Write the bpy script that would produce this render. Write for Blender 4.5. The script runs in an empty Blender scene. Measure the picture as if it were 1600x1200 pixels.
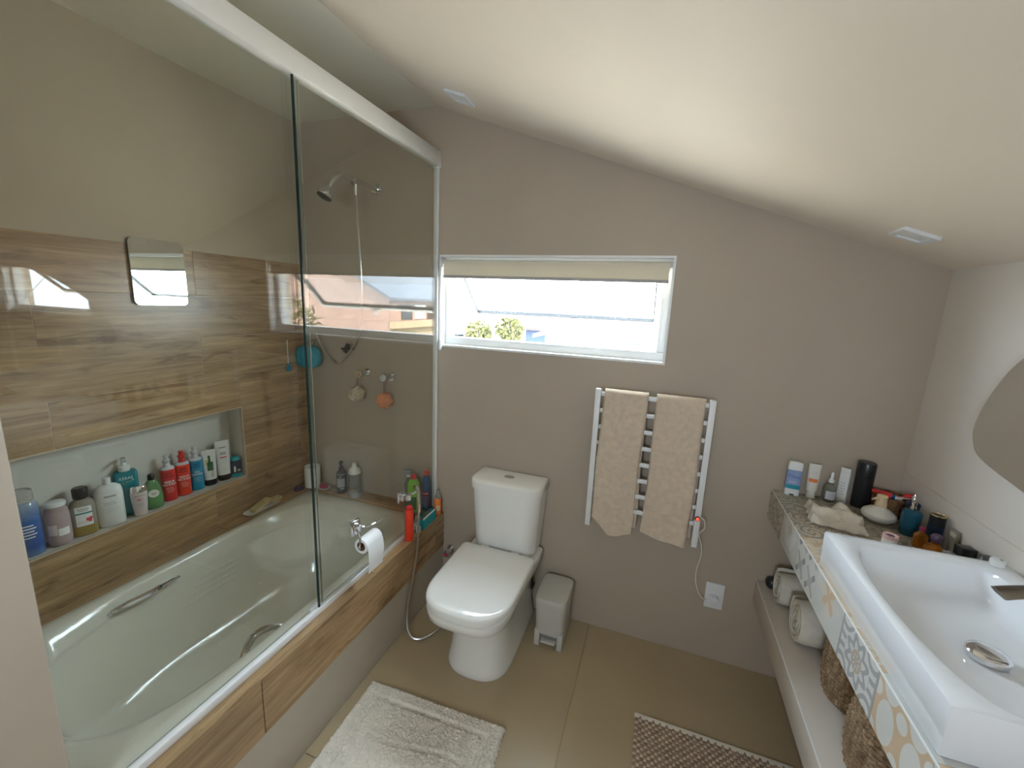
import bpy, bmesh, math, random
from mathutils import Vector, Matrix
random.seed(7)
S = bpy.context.scene
C = S.collection
PI = math.pi

# ------------------------------------------------------------------ camera
cam = bpy.data.cameras.new('camera'); cam_o = bpy.data.objects.new('camera', cam); C.objects.link(cam_o)
F = 655.66
cam.sensor_fit = 'HORIZONTAL'; cam.sensor_width = 36.0; cam.lens = F * 36.0 / 1600.0
cam.clip_start = 0.02; cam.clip_end = 300
YAW, PIT, ROL = 0.33463, -0.19169, 0.04343
fw = Vector((-math.sin(YAW)*math.cos(PIT), math.cos(YAW)*math.cos(PIT), math.sin(PIT)))
rt = fw.cross(Vector((0, 0, 1))).normalized(); up = rt.cross(fw)
r2 = math.cos(ROL)*rt + math.sin(ROL)*up; u2 = -math.sin(ROL)*rt + math.cos(ROL)*up
M = Matrix((r2, u2, -fw)).transposed().to_4x4(); M.translation = Vector((1.9843, -1.9497, 1.62))
cam_o.matrix_world = M
S.camera = cam_o

# ------------------------------------------------------------------ light
S.view_settings.view_transform = 'Standard'; S.view_settings.look = 'None'
S.view_settings.gamma = 1.0; S.view_settings.use_curve_mapping = False
S.view_settings.exposure = 0.37
W_ = bpy.data.worlds.new('sky'); S.world = W_; W_.use_nodes = True
bg = W_.node_tree.nodes['Background']; bg.inputs[0].default_value = (0.70, 0.85, 1.0, 1); bg.inputs[1].default_value = 29.0
sun = bpy.data.lights.new('sun', 'SUN'); sun.energy = 38.0; sun.angle = 0.01; sun.color = (1.0, 0.90, 0.76)
sun_o = bpy.data.objects.new('sun', sun); C.objects.link(sun_o)
sun_o.rotation_euler = Vector((0.62, 0.42, -0.72)).to_track_quat('-Z', 'Y').to_euler()
def portal(name, loc, d, w, h):
    a = bpy.data.lights.new(name, 'AREA'); a.shape = 'RECTANGLE'; a.size = w; a.size_y = h
    a.cycles.is_portal = True
    o = bpy.data.objects.new(name, a); C.objects.link(o); o.location = loc
    o.rotation_euler = Vector(d).to_track_quat('-Z', 'Z').to_euler()
portal('window_portal', (1.455, 0.20, 1.60), (0, -1, 0), 1.15, 0.50)
portal('fill_window_portal', (1.80, -3.16, 1.54), (0, 1, 0), .55, .56)  # sampling portal of the added fill window

# ------------------------------------------------------------------ node helpers
class X:
    """a float socket with arithmetic"""
    def __init__(s, nt, v): s.nt = nt; s.v = v
    def _m(s, op, *a):
        n = s.nt.nodes.new('ShaderNodeMath'); n.operation = op
        for i, q in enumerate((s,) + a):
            q = q.v if isinstance(q, X) else q
            if isinstance(q, (int, float)): n.inputs[i].default_value = q
            else: s.nt.links.new(q, n.inputs[i])
        return X(s.nt, n.outputs[0])
    def __add__(s, o): return s._m('ADD', o)
    def __sub__(s, o): return s._m('SUBTRACT', o)
    def __mul__(s, o): return s._m('MULTIPLY', o)
    def __truediv__(s, o): return s._m('DIVIDE', o)
    def gt(s, o): return s._m('GREATER_THAN', o)
    def lt(s, o): return s._m('LESS_THAN', o)
    def abs(s): return s._m('ABSOLUTE')
    def sin(s): return s._m('SINE')
    def cos(s): return s._m('COSINE')
    def fract(s): return s._m('FRACT')
    def sqrt(s): return s._m('SQRT')
    def atan2(s, o): return s._m('ARCTAN2', o)
    def max(s, o): return s._m('MAXIMUM', o)
    def min(s, o): return s._m('MINIMUM', o)
    def pow(s, o): return s._m('POWER', o)
    def clamp(s):
        r = s._m('ADD', 0.0); r.v.node.use_clamp = True; return r

MATS = {}
def new_mat(name):
    m = bpy.data.materials.new(name); m.use_nodes = True; MATS[name] = m
    nt = m.node_tree; return m, nt, nt.nodes['Principled BSDF']
def col4(c): return (c[0], c[1], c[2], 1)
def noise(nt, vec, scale, detail=4, rough=.55, dist=0.0):
    n = nt.nodes.new('ShaderNodeTexNoise'); n.inputs['Scale'].default_value = scale
    n.inputs['Detail'].default_value = detail; n.inputs['Roughness'].default_value = rough; n.inputs['Distortion'].default_value = dist
    if vec is not None: nt.links.new(vec, n.inputs['Vector'])
    return n.outputs['Fac']
def ramp(nt, fac, stops):
    n = nt.nodes.new('ShaderNodeValToRGB'); e = n.color_ramp.elements
    while len(e) < len(stops): e.new(0.5)
    for q, (p, c) in zip(e, stops): q.position = p; q.color = col4(c)
    nt.links.new(fac, n.inputs[0]); return n.outputs[0]
def mixc(nt, fac, a, b):
    n = nt.nodes.new('ShaderNodeMix'); n.data_type = 'RGBA'
    if isinstance(fac, (int, float)): n.inputs[0].default_value = fac
    else: nt.links.new(fac.v if isinstance(fac, X) else fac, n.inputs[0])
    for i, q in ((6, a), (7, b)):
        if isinstance(q, tuple): n.inputs[i].default_value = col4(q)
        else: nt.links.new(q, n.inputs[i])
    return n.outputs[2]
def coords(nt, which='Object', scale=None, rnd=0.0):
    t = nt.nodes.new('ShaderNodeTexCoord'); v = t.outputs[which]
    if rnd:
        oi = nt.nodes.new('ShaderNodeObjectInfo'); mu = nt.nodes.new('ShaderNodeVectorMath'); mu.operation = 'SCALE'
        mu.inputs[0].default_value = (rnd, rnd*.7, rnd*.4); nt.links.new(oi.outputs['Random'], mu.inputs['Scale'])
        ad = nt.nodes.new('ShaderNodeVectorMath'); ad.operation = 'ADD'
        nt.links.new(v, ad.inputs[0]); nt.links.new(mu.outputs[0], ad.inputs[1]); v = ad.outputs[0]
    if scale:
        mp = nt.nodes.new('ShaderNodeVectorMath'); mp.operation = 'MULTIPLY'; mp.inputs[1].default_value = scale
        nt.links.new(v, mp.inputs[0]); v = mp.outputs[0]
    return v
def bump(nt, b, h, strength=.3, dist=.002):
    n = nt.nodes.new('ShaderNodeBump'); n.inputs['Strength'].default_value = strength; n.inputs['Distance'].default_value = dist
    nt.links.new(h.v if isinstance(h, X) else h, n.inputs['Height']); nt.links.new(n.outputs[0], b.inputs['Normal'])

def plain(name, c, rough=.5, metal=0.0, var=.06, vscale=6.0, bmp=0.0, bscale=200.0, spec=None, coat=0.0, sss=0.0, emit=None):
    m, nt, b = new_mat(name)
    v = coords(nt)
    f = noise(nt, v, vscale, 3)
    lo = tuple(max(0, q*(1-var)) for q in c); hi = tuple(min(1, q*(1+var)) for q in c)
    nt.links.new(ramp(nt, f, ((.3, lo), (.7, hi))), b.inputs['Base Color'])
    b.inputs['Roughness'].default_value = rough; b.inputs['Metallic'].default_value = metal
    if spec is not None: b.inputs['Specular IOR Level'].default_value = spec
    if coat: b.inputs['Coat Weight'].default_value = coat; b.inputs['Coat Roughness'].default_value = .05
    if emit: b.inputs['Emission Color'].default_value = col4(emit[0]); b.inputs['Emission Strength'].default_value = emit[1]
    if bmp: bump(nt, b, noise(nt, v, bscale, 2), bmp)
    return m

def thin_glass(name, tint, ior=1.5, rough=0.0):
    """clear sheet: tinted transmission plus an angle-dependent mirror reflection"""
    m = bpy.data.materials.new(name); m.use_nodes = True; MATS[name] = m; nt = m.node_tree; nt.nodes.clear()
    g = nt.nodes.new('ShaderNodeNewGeometry')
    d = nt.nodes.new('ShaderNodeVectorMath'); d.operation = 'DOT_PRODUCT'
    nt.links.new(g.outputs['Normal'], d.inputs[0]); nt.links.new(g.outputs['Incoming'], d.inputs[1])
    r0 = ((ior-1)/(ior+1))**2
    f = (X(nt, 1.0) - X(nt, d.outputs['Value']).abs().clamp()).pow(5.0) * (1-r0) + r0
    tr = nt.nodes.new('ShaderNodeBsdfTransparent'); tr.inputs[0].default_value = col4(tint)
    gl = nt.nodes.new('ShaderNodeBsdfGlossy'); gl.inputs['Color'].default_value = (1, 1, 1, 1); gl.inputs['Roughness'].default_value = rough
    mx = nt.nodes.new('ShaderNodeMixShader'); o = nt.nodes.new('ShaderNodeOutputMaterial')
    nt.links.new(f.v, mx.inputs[0]); nt.links.new(tr.outputs[0], mx.inputs[1]); nt.links.new(gl.outputs[0], mx.inputs[2])
    nt.links.new(mx.outputs[0], o.inputs[0]); return m

def clear_plastic(name, c, trans=.75, rough=.08):
    m, nt, b = new_mat(name)
    f = noise(nt, coords(nt), 8, 2)
    nt.links.new(ramp(nt, f, ((.3, tuple(q*.93 for q in c)), (.7, c))), b.inputs['Base Color'])
    b.inputs['Transmission Weight'].default_value = trans; b.inputs['Roughness'].default_value = rough; b.inputs['IOR'].default_value = 1.33
    return m

TAUPE = (.45, .37, .285)
plain('wall_paint', TAUPE, .55, var=.025, vscale=3, bmp=.05, bscale=300)
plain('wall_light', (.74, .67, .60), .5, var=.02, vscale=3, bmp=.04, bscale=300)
plain('wall_paint_lit', (.54, .465, .355), .5, var=.025, vscale=3, bmp=.04, bscale=300)  # same taupe paint, lightened to stand for more light on the upper left wall
plain('shelf_stone', (.62, .55, .48), .4, var=.03)
plain('ceiling_paint', (.83, .735, .62), .6, var=.02, vscale=2, bmp=.04, bscale=250)
plain('ceiling_grey', (.74, .70, .59), .6, var=.02, vscale=2)
plain('niche_paint', (.64, .61, .54), .5, var=.03)
plain('floor_tile', (.42, .325, .195), .32, var=.04, vscale=3, bmp=.03, bscale=120)
plain('grout', (.56, .47, .36), .8)
plain('floor_grout', (.46, .375, .25), .8)
plain('dark_grout', (.25, .22, .18), .8)
plain('apron', (.48, .42, .33), .45, var=.03)
plain('ceramic', (.86, .84, .79), .07, var=.01, coat=.3)
plain('ceramic_basin', (.83, .84, .86), .06, var=.01, coat=.3)
plain('acrylic', (.71, .69, .60), .12, var=.01, coat=.2)
plain('white_metal', (.80, .79, .77), .35, var=.01)
plain('white_plastic', (.80, .80, .80), .3, var=.015)
plain('rail_metal', (.78, .76, .72), .32, var=.02)
plain('chrome', (.78, .78, .80), .08, 1.0, var=.02)
plain('dark_chrome', (.30, .28, .26), .12, 1.0, var=.03)
plain('steel_hose', (.55, .53, .50), .28, 1.0, var=.1, vscale=300)
plain('mirror', (.90, .91, .90), .0, 1.0, var=.002)
plain('black_plastic', (.018, .018, .02), .3, var=.1)
plain('bin_plastic', (.55, .52, .46), .4, var=.02, bmp=.03, bscale=400)
plain('blind_fabric', (.80, .74, .60), .85, var=.03, vscale=60, bmp=.1, bscale=600)
m, nt, b = new_mat('blind_cloth')
f_ = noise(nt, coords(nt), 500, 2); cb = ramp(nt, f_, ((.3, (.74, .67, .52)), (.7, (.82, .76, .62))))
nt.links.new(cb, b.inputs['Base Color']); b.inputs['Roughness'].default_value = .9
tl_ = nt.nodes.new('ShaderNodeBsdfTranslucent'); nt.links.new(cb, tl_.inputs[0]); mx_ = nt.nodes.new('ShaderNodeMixShader'); mx_.inputs[0].default_value = .10
nt.links.new(b.outputs[0], mx_.inputs[1]); nt.links.new(tl_.outputs[0], mx_.inputs[2]); nt.links.new(mx_.outputs[0], nt.nodes['Material Output'].inputs[0])
plain('blind_bar', (.42, .39, .37), .5)
plain('gasket', (.006, .006, .007), .6)
plain('towel_beige', (.66, .53, .40), .95, var=.08, vscale=40, bmp=.9, bscale=260)
plain('towel_cream', (.74, .68, .58), .95, var=.06, vscale=40, bmp=.9, bscale=260)
plain('mat_white', (.82, .75, .64), .97, var=.07, vscale=30, bmp=1.0, bscale=180)
plain('cream_cord', (.75, .68, .58), .6)
plain('jute_base', (.42, .33, .24), .9)
plain('paper', (.86, .85, .83), .9, var=.02)
plain('cardboard', (.22, .14, .10), .9)
plain('sponge_yellow', (.62, .52, .27), .95, var=.12, vscale=60, bmp=.8, bscale=160)
plain('puff_cream', (.70, .60, .42), .8, var=.12, vscale=50)
plain('puff_orange', (.85, .36, .18), .8, var=.12, vscale=50)
plain('puff_teal', (.02, .32, .42), .8, var=.15, vscale=50)
plain('rope_brown', (.22, .06, .06), .8)
plain('purple', (.07, .03, .11), .6, var=.2)
plain('pink_soap', (.48, .05, .12), .5, var=.1)
plain('plum', (.12, .025, .05), .9, var=.2, vscale=40, bmp=.5)
plain('slate', (.22, .21, .16), .5, var=.15)
plain('gold', (.75, .58, .28), .2, 1.0)
plain('red_led', (.9, .05, .02), .3, emit=((1.0, .06, .03), 2.0))
thin_glass('shower_glass', (.982, .992, .972), 1.52)
thin_glass('window_glass', (.97, .985, .98), 1.5)
plain('glass_edge', (.012, .028, .026), .15)
plain('glass_edge_light', (.42, .47, .42), .2)
thin_glass('dish_glass', (.80, .80, .78), 1.45, .05)

def wood_mat(name, axis):
    m, nt, b = new_mat(name)
    def st(al, ac): return tuple(al if i == axis else ac for i in range(3))
    f1 = noise(nt, coords(nt, 'Object', st(.9, 13.0), rnd=37.0), 1.6, 8, .68, 1.6)
    f2 = noise(nt, coords(nt, 'Object', st(3.0, 110.0), rnd=11.0), 1.0, 4, .65, .6)
    f3 = noise(nt, coords(nt, 'Object', st(2.4, 11.0), rnd=53.0), 1.5, 5, .6, 1.0)
    f4 = noise(nt, coords(nt, 'Object', st(1.3, 2.5), rnd=71.0), 1.2, 2, .5, .3)
    c1 = ramp(nt, f1, ((.28, (.23, .135, .062)), (.44, (.38, .245, .125)), (.58, (.49, .33, .178)), (.76, (.58, .41, .24))))
    c2 = ramp(nt, f2, ((.32, (.62, .58, .52)), (.62, (1.0, 1.0, 1.0))))
    def mul(a, q, k):
        mu = nt.nodes.new('ShaderNodeMix'); mu.data_type = 'RGBA'; mu.blend_type = 'MULTIPLY'; mu.inputs[0].default_value = k
        nt.links.new(a, mu.inputs[6]); nt.links.new(q, mu.inputs[7]); return mu.outputs[2]
    c = mul(c1, c2, .6)
    c = mul(c, ramp(nt, f3, ((.56, (1, 1, 1)), (.68, (.46, .38, .30)), (.80, (.32, .25, .19)))), .8)
    c = mul(c, ramp(nt, f4, ((.35, (.82, .80, .77)), (.62, (1.08, 1.06, 1.03)))), 1.0)
    oi = nt.nodes.new('ShaderNodeObjectInfo')
    br = X(nt, oi.outputs['Random']) * .20 + .92
    hs = nt.nodes.new('ShaderNodeHueSaturation'); nt.links.new(c, hs.inputs['Color']); nt.links.new(br.v, hs.inputs['Value'])
    nt.links.new(hs.outputs[0], b.inputs['Base Color'])
    b.inputs['Roughness'].default_value = .33
    bump(nt, b, f2, .12, .001)
    return m
wood_mat('wood_y', 1); wood_mat('wood_x', 0)

# patchwork tile prints (uv in tile units)
def tile_mat(name, fn, base, ink, ink2=None):
    m, nt, b = new_mat(name)
    t = nt.nodes.new('ShaderNodeUVMap'); sp = nt.nodes.new('ShaderNodeSeparateXYZ'); nt.links.new(t.outputs[0], sp.inputs[0])
    u, v = X(nt, sp.outputs[0]), X(nt, sp.outputs[1])
    k = fn(nt, u, v)
    k, k2 = k if isinstance(k, tuple) else (k, None)
    blot = noise(nt, coords(nt), 9, 4)
    c = mixc(nt, k, base, ink)
    if k2 is not None: c = mixc(nt, k2, c, ink2)
    w = ramp(nt, blot, ((.3, (.86, .86, .86)), (.65, (1, 1, 1))))
    mu = nt.nodes.new('ShaderNodeMix'); mu.data_type = 'RGBA'; mu.blend_type = 'MULTIPLY'; mu.inputs[0].default_value = .8
    nt.links.new(c, mu.inputs[6]); nt.links.new(w, mu.inputs[7])
    nt.links.new(mu.outputs[2], b.inputs['Base Color']); b.inputs['Roughness'].default_value = .3
    return m
def p_petal(nt, u, v):
    a = (u*2.0).fract() - .5; c = (v*2.0).fract() - .5
    e1 = (a*a*9.0 + c*c*4.2).lt(1.0)
    s = ((a.abs()-.5)*(a.abs()-.5)*14.0 + (c.abs()-.5)*(c.abs()-.5)*14.0).lt(.55)
    return e1.max(s)
def p_ornate(nt, u, v):
    x, y = u-.5, v-.5
    r = (x*x+y*y).sqrt(); th = y.atan2(x)
    a = ((r*34.0 + (th*8.0).cos()*1.7).sin()).gt(.05)
    q = ((x.abs()-.36)*(x.abs()-.36) + (y.abs()-.36)*(y.abs()-.36)).sqrt()
    bq = ((q*48.0).sin()).gt(.1)
    inner = r.lt(.33)
    k = a*inner + bq*((inner*-1.0)+1.0)
    edge = (x.abs().max(y.abs())).gt(.46)
    return (k.max(edge)).clamp(), (r.lt(.15))*(((r*70.0).sin()).gt(0.0))
def p_star(nt, u, v):
    x, y = u-.5, v-.5
    r = (x*x+y*y).sqrt(); th = y.atan2(x)
    k = r.lt((th*4.0).cos()*.16+.22)
    k2 = r.lt((th*4.0+PI).cos()*.10+.16)
    return k, k2
def p_leaf(nt, u, v):
    a = (u*2.0).fract()-.5; c = (v*2.0).fract()-.5
    k = ((a.abs()-c.abs()).abs().lt(.13))*((a.abs()+c.abs()).lt(.72))
    k2 = (a*c).gt(.035)
    return k, k2*k
def p_hex(nt, u, v):
    x, y = u-.5, v-.5
    k = (x.abs()*.866+y.abs()*.5).max(y.abs()).lt(.34)
    return k, (x.abs()+y.abs()).lt(.14)
def p_swirl(nt, u, v):
    w = X(nt, noise(nt, coords(nt), 14, 2))
    s = ((u*22.0 + v*9.0 + w*26.0).sin()).gt(.45)
    return s, ((v*30.0 - u*6.0 + w*22.0).sin()).gt(.8)
def p_scroll(nt, u, v):
    x, y = (u*2.0).fract()-.5, (v*2.0).fract()-.5
    r = (x*x+y*y).sqrt(); th = y.atan2(x)
    return ((r*26.0+th*2.0).sin()).gt(.55), ((th*6.0+r*12.0).cos()).gt(.82)
CRM = (.60, .55, .46)
tile_mat('tile_petal', p_petal, (.64, .47, .31), (.70, .68, .63))
tile_mat('tile_ornate', p_ornate, (.68, .665, .63), (.38, .375, .37), (.52, .40, .29))
tile_mat('tile_star', p_star, (.60, .59, .55), (.66, .60, .52), (.64, .45, .29))
tile_mat('tile_leaf', p_leaf, (.62, .60, .55), (.40, .40, .38), (.25, .25, .24))
tile_mat('tile_hex', p_hex, (.56, .555, .53), (.66, .65, .62), (.56, .48, .40))
tile_mat('tile_swirl', p_swirl, (.52, .47, .37), (.36, .31, .23), (.24, .21, .16))
tile_mat('tile_scroll', p_scroll, (.55, .49, .38), (.22, .19, .16), (.40, .30, .20))
tile_mat('tile_wave', p_swirl, (.66, .55, .41), (.60, .44, .29), (.70, .66, .58))
tile_mat('tile_plain', p_hex, (.66, .53, .37), (.70, .60, .46), (.66, .55, .42))

# woven materials
def woven(name, c1, c2, c3):
    m, nt, b = new_mat(name)
    f = noise(nt, coords(nt, 'Object', (40, 40, 7)), 2.6, 4, .7, .6)
    nt.links.new(ramp(nt, f, ((.25, c1), (.5, c2), (.75, c3))), b.inputs['Base Color'])
    b.inputs['Roughness'].default_value = .75; bump(nt, b, f, .8, .004); return m
woven('seagrass', (.085, .045, .02), (.27, .165, .085), (.56, .42, .27))
woven('seagrass_dark', (.06, .025, .01), (.22, .10, .035), (.34, .19, .08))

# ------------------------------------------------------------------ mesh helpers
class MB:
    def __init__(s): s.v = []; s.f = []; s.uv = None
    def add(s, v, f):
        o = len(s.v); s.v += [tuple(q) for q in v]; s.f += [tuple(i+o for i in q) for q in f]; return s
    def box(s, x0, x1, y0, y1, z0, z1):
        x0, x1 = min(x0, x1), max(x0, x1); y0, y1 = min(y0, y1), max(y0, y1); z0, z1 = min(z0, z1), max(z0, z1)
        v = [(x0,y0,z0),(x1,y0,z0),(x1,y1,z0),(x0,y1,z0),(x0,y0,z1),(x1,y0,z1),(x1,y1,z1),(x0,y1,z1)]
        return s.add(v, [(3,2,1,0),(4,5,6,7),(0,1,5,4),(1,2,6,5),(2,3,7,6),(3,0,4,7)])
    def loft(s, rings, cap0=True, cap1=True):
        n = len(rings[0]); v = [p for r in rings for p in r]; f = []
        for k in range(len(rings)-1):
            for i in range(n):
                j = (i+1) % n; f.append((k*n+i, k*n+j, (k+1)*n+j, (k+1)*n+i))
        if cap0: f.append(tuple(range(n-1, -1, -1)))
        if cap1: f.append(tuple((len(rings)-1)*n+i for i in range(n)))
        return s.add(v, f)
    def secs(s, L, n=28, cx=0, cy=0, cap0=True, cap1=True):
        """L: (z, rx, ry, exponent[, dx, dy])"""
        return s.loft([ring(cx+(q[4] if len(q) > 4 else 0), cy+(q[5] if len(q) > 5 else 0), q[0], q[1], q[2], q[3] if len(q) > 3 else 2, n) for q in L], cap0, cap1)
    def lathe(s, prof, n=24, cx=0, cy=0, cap0=True, cap1=True):
        return s.secs([(z, r, r, 2) for r, z in prof], n, cx, cy, cap0, cap1)
    def tube(s, path, r, n=8, closed=False):
        P = [Vector(p) for p in path]; R = r if isinstance(r, (list, tuple)) else [r]*len(P); rings = []; nrm = None
        for i, p in enumerate(P):
            a = P[i-1] if (i > 0 or closed) else p; b = P[(i+1) % len(P)] if (i < len(P)-1 or closed) else p
            t = (b-a).normalized() if (b-a).length > 1e-9 else Vector((0, 0, 1))
            if nrm is None: nrm = t.orthogonal().normalized()
            nrm = (nrm - t*nrm.dot(t)); nrm = nrm.normalized() if nrm.length > 1e-6 else t.orthogonal().normalized()
            bn = t.cross(nrm)
            rings.append([p + (nrm*math.cos(2*PI*k/n) + bn*math.sin(2*PI*k/n))*R[i] for k in range(n)])
        if closed: return s.loft(rings + [rings[0]], False, False)
        return s.loft(rings)
    def sphere(s, c, rx, ry=None, rz=None, n=14):
        ry = ry or rx; rz = rz or rx; m = n//2
        return s.loft([ring(c[0], c[1], c[2]+rz*math.sin(a), rx*math.cos(a), ry*math.cos(a), 2, n) for a in [(-.5+(k+.02*(k == 0)-.02*(k == m))/m)*PI for k in range(m+1)]])
    def prism(s, pts, axis, a, b):
        """2-D outline extruded along axis"""
        def P(p, h): q = list(p); q.insert(axis, h); return tuple(q)
        return s.loft([[P(p, a) for p in pts], [P(p, b) for p in pts]])
    def build(s, name, mat, parent=None, bevel=0.0, seg=2, smooth=None, loc=None, label=None):
        me = bpy.data.meshes.new(name); me.from_pydata(s.v, [], s.f)
        bm = bmesh.new(); bm.from_mesh(me)
        bmesh.ops.recalc_face_normals(bm, faces=bm.faces)
        if bevel: bmesh.ops.bevel(bm, geom=list(bm.edges), offset=bevel, segments=seg, affect='EDGES', profile=.5, clamp_overlap=True)
        bm.to_mesh(me); bm.free()
        if smooth is None: smooth = 35 if not bevel else 40
        if smooth:
            me.polygons.foreach_set('use_smooth', [True]*len(me.polygons)); me.set_sharp_from_angle(angle=math.radians(smooth))
        me.materials.append(MATS[mat])
        return link(name, me, parent, loc, label)
def link(name, me, parent=None, loc=None, label=None):
    o = bpy.data.objects.new(name, me); C.objects.link(o)
    if parent is not None: o.parent = parent
    if loc is not None: o.location = loc
    if label: o['label'] = label
    return o
def ring(cx, cy, z, rx, ry, e=2, n=28):
    out = []
    for k in range(n):
        a = 2*PI*(k+.5)/n; c, q = math.cos(a), math.sin(a)
        if e == 'rect':
            m = max(abs(c), abs(q)); x, y = c/m, q/m
        else:
            x = math.copysign(abs(c)**(2/e), c); y = math.copysign(abs(q)**(2/e), q)
        out.append((cx+rx*x, cy+ry*y, z))
    return out
def thing(name, label, cat, loc=(0, 0, 0), rz=0.0, group=None):
    o = bpy.data.objects.new(name, None); C.objects.link(o); o.location = loc; o.rotation_euler = (0, 0, rz)
    o.empty_display_size = .05
    o['label'] = label; o['category'] = cat
    if group: o['group'] = group
    return o
def struct(name, label, loc=(0, 0, 0)):
    o = bpy.data.objects.new(name, None); C.objects.link(o); o.location = loc; o.empty_display_size = .05
    o['kind'] = 'structure'; o['label'] = label; o['category'] = name.split('_')[0]; return o
def tag(o, label, cat, group=None, kind=None):
    o['label'] = label; o['category'] = cat
    if group: o['group'] = group
    if kind: o['kind'] = kind
    return o
def smoothpath(pts, k=6):
    """Catmull-Rom"""
    P = [Vector(p) for p in pts]; out = []
    for i in range(len(P)-1):
        p0 = P[max(i-1, 0)]; p1 = P[i]; p2 = P[i+1]; p3 = P[min(i+2, len(P)-1)]
        for j in range(k):
            t = j/k; out.append(.5*((2*p1)+(p2-p0)*t+(2*p0-5*p1+4*p2-p3)*t*t+(3*p1-p0-3*p2+p3)*t**3))
    out.append(P[-1]); return out
def wrap(o_mesh, rx, ry, e=2):
    """bend a flat xz print onto the front (-y) of an elliptical body"""
    for v in o_mesh.vertices:
        t = max(-1.4, min(1.4, v.co.x/rx))
        c, q = math.cos(t), math.sin(t)
        v.co.x = rx*math.copysign(abs(q)**(2/e), q); v.co.y = -ry*(abs(c)**(2/e)) - .0009 + v.co.y
def letters(name, s, size, mat, parent, x=0, z=0, y=0.0, body=None, bold=0.0, rot=0.0, squash=1.0):
    cu = bpy.data.curves.new(name, 'FONT'); cu.body = s; cu.size = size; cu.align_x = 'CENTER'; cu.align_y = 'CENTER'; cu.offset = bold
    cu.resolution_u = 2; cu.extrude = 0
    t = bpy.data.objects.new('tmp', cu); C.objects.link(t)
    dg = bpy.context.evaluated_depsgraph_get()
    me = bpy.data.meshes.new_from_object(t.evaluated_get(dg)); bpy.data.objects.remove(t)
    ca, sa = math.cos(rot), math.sin(rot)
    for v in me.vertices:
        px, pz = v.co.x*squash, v.co.y
        v.co = Vector((x+px*ca-pz*sa, 0, z+px*sa+pz*ca))
    me.materials.clear(); me.materials.append(MATS[mat])
    if body: wrap(me, *body)
    else:
        for v in me.vertices: v.co.y = y
    me.name = name
    return link(name, me, parent)
def patch(name, mat, parent, x0, x1, z0, z1, body=None, y=0.0, n=10, round_=0.0, label=None):
    """flat printed label panel on a body front"""
    vs = []; fs = []
    for i in range(n+1):
        for k in range(2): vs.append((x0+(x1-x0)*i/n, .0004, z0 if k == 0 else z1))
    fs = [(2*i, 2*i+2, 2*i+3, 2*i+1) for i in range(n)]
    me = bpy.data.meshes.new(name); me.from_pydata(vs, [], fs); me.materials.append(MATS[mat])
    if body: wrap(me, *body)
    else:
        for v in me.vertices: v.co.y = y
    return link(name, me, parent, label=label)
def copy_tree(o, parent=None):
    c = o.copy(); C.objects.link(c); c.parent = parent
    for ch in list(o.children): copy_tree(ch, c)
    return c

# ------------------------------------------------------------------ room dimensions
A, G, HL, HB = .9345, .875, .444, .244
WZ, HC, RX = 1.783, 2.522, .865
W, ZCE = 2.925, 1.797
YN, YF = -1.5675, -3.0
CF, CT, CB, ST, SB = 2.493, .891, .767, .459, .354
WX0, WX1, WZ0, WZ1 = .90, 2.005, 1.386, 1.834

# ---- floor: large tiles with recessed joints
fl = MB().box(-.2, W+.2, YF-.2, .2, -.12, -.004).build('floor', 'floor_grout', smooth=0)
tag(fl, 'beige large-format tiled bathroom floor', 'floor', kind='structure')
xs = [.0, .936, 1.788, 2.63, W]; ys = [0, -1.02, -1.86, -2.5, YF]
for i in range(1, 4):
    for j in range(4):
        x0, x1, y0, y1 = xs[i], xs[i+1], ys[j+1], ys[j]
        MB().box(-(x1-x0)/2+.0012, (x1-x0)/2-.0012, -(y1-y0)/2+.0012, (y1-y0)/2-.0012, -.004, 0).build('tile', 'floor_tile', fl, loc=((x0+x1)/2, (y0+y1)/2, 0), bevel=.0006, seg=1)
# ---- walls
wb = MB()
wb.box(-.2, WX0, 0, .16, -.1, 2.8).box(WX1, W+.2, 0, .16, -.1, 2.8).box(WX0, WX1, 0, .16, -.1, WZ0).box(WX0, WX1, 0, .16, WZ1, 2.8)
o = wb.build('wall_back', 'wall_paint', smooth=0); tag(o, 'taupe wall with the long window and towel warmer', 'wall', kind='structure')
o = MB().box(W, W+.15, YF, .0, -.1, 2.8).build('wall_right', 'wall_light', smooth=0); tag(o, 'taupe side wall behind the vanity and curved mirror', 'wall', kind='structure')
MB().box(-.006, 0, YF, -.001, -.077, .077).build('backsplash', 'wall_light', o, loc=(W, 0, .968), bevel=.0015, seg=1)
wf = MB()
fx0, fx1, fz0, fz1 = 1.55, 2.05, 1.28, 1.80  # opening added out of view to let fill light in
wf.box(-.2, fx0, YF-.15, YF, -.1, 2.8).box(fx1, W+.2, YF-.15, YF, -.1, 2.8).box(fx0, fx1, YF-.15, YF, -.1, fz0).box(fx0, fx1, YF-.15, YF, fz1, 2.8)
o = wf.build('wall_front', 'wall_paint', smooth=0); tag(o, 'taupe wall behind the viewer with an opening added for fill light', 'wall', kind='structure')
w2 = struct('window_added_fill', 'added window behind the viewer, put in for fill light', (0, YF-.08, 0))  # unseen window, added to light the surfaces that face the camera
for a in ((fx0, fx0+.04, fz0+.04, fz1-.04), (fx1-.04, fx1, fz0+.04, fz1-.04), (fx0, fx1, fz0, fz0+.04), (fx0, fx1, fz1-.04, fz1)):
    MB().box(a[0], a[1], -.025, .025, a[2], a[3]).build('window_frame', 'white_metal', w2, bevel=.003)
o = MB().box(0, G+.005, YF, YN, -.1, HC+.1).build('wall_partition', 'wall_paint', bevel=.004); tag(o, 'short taupe wall closing the near end of the bathtub', 'wall', kind='structure')
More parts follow.
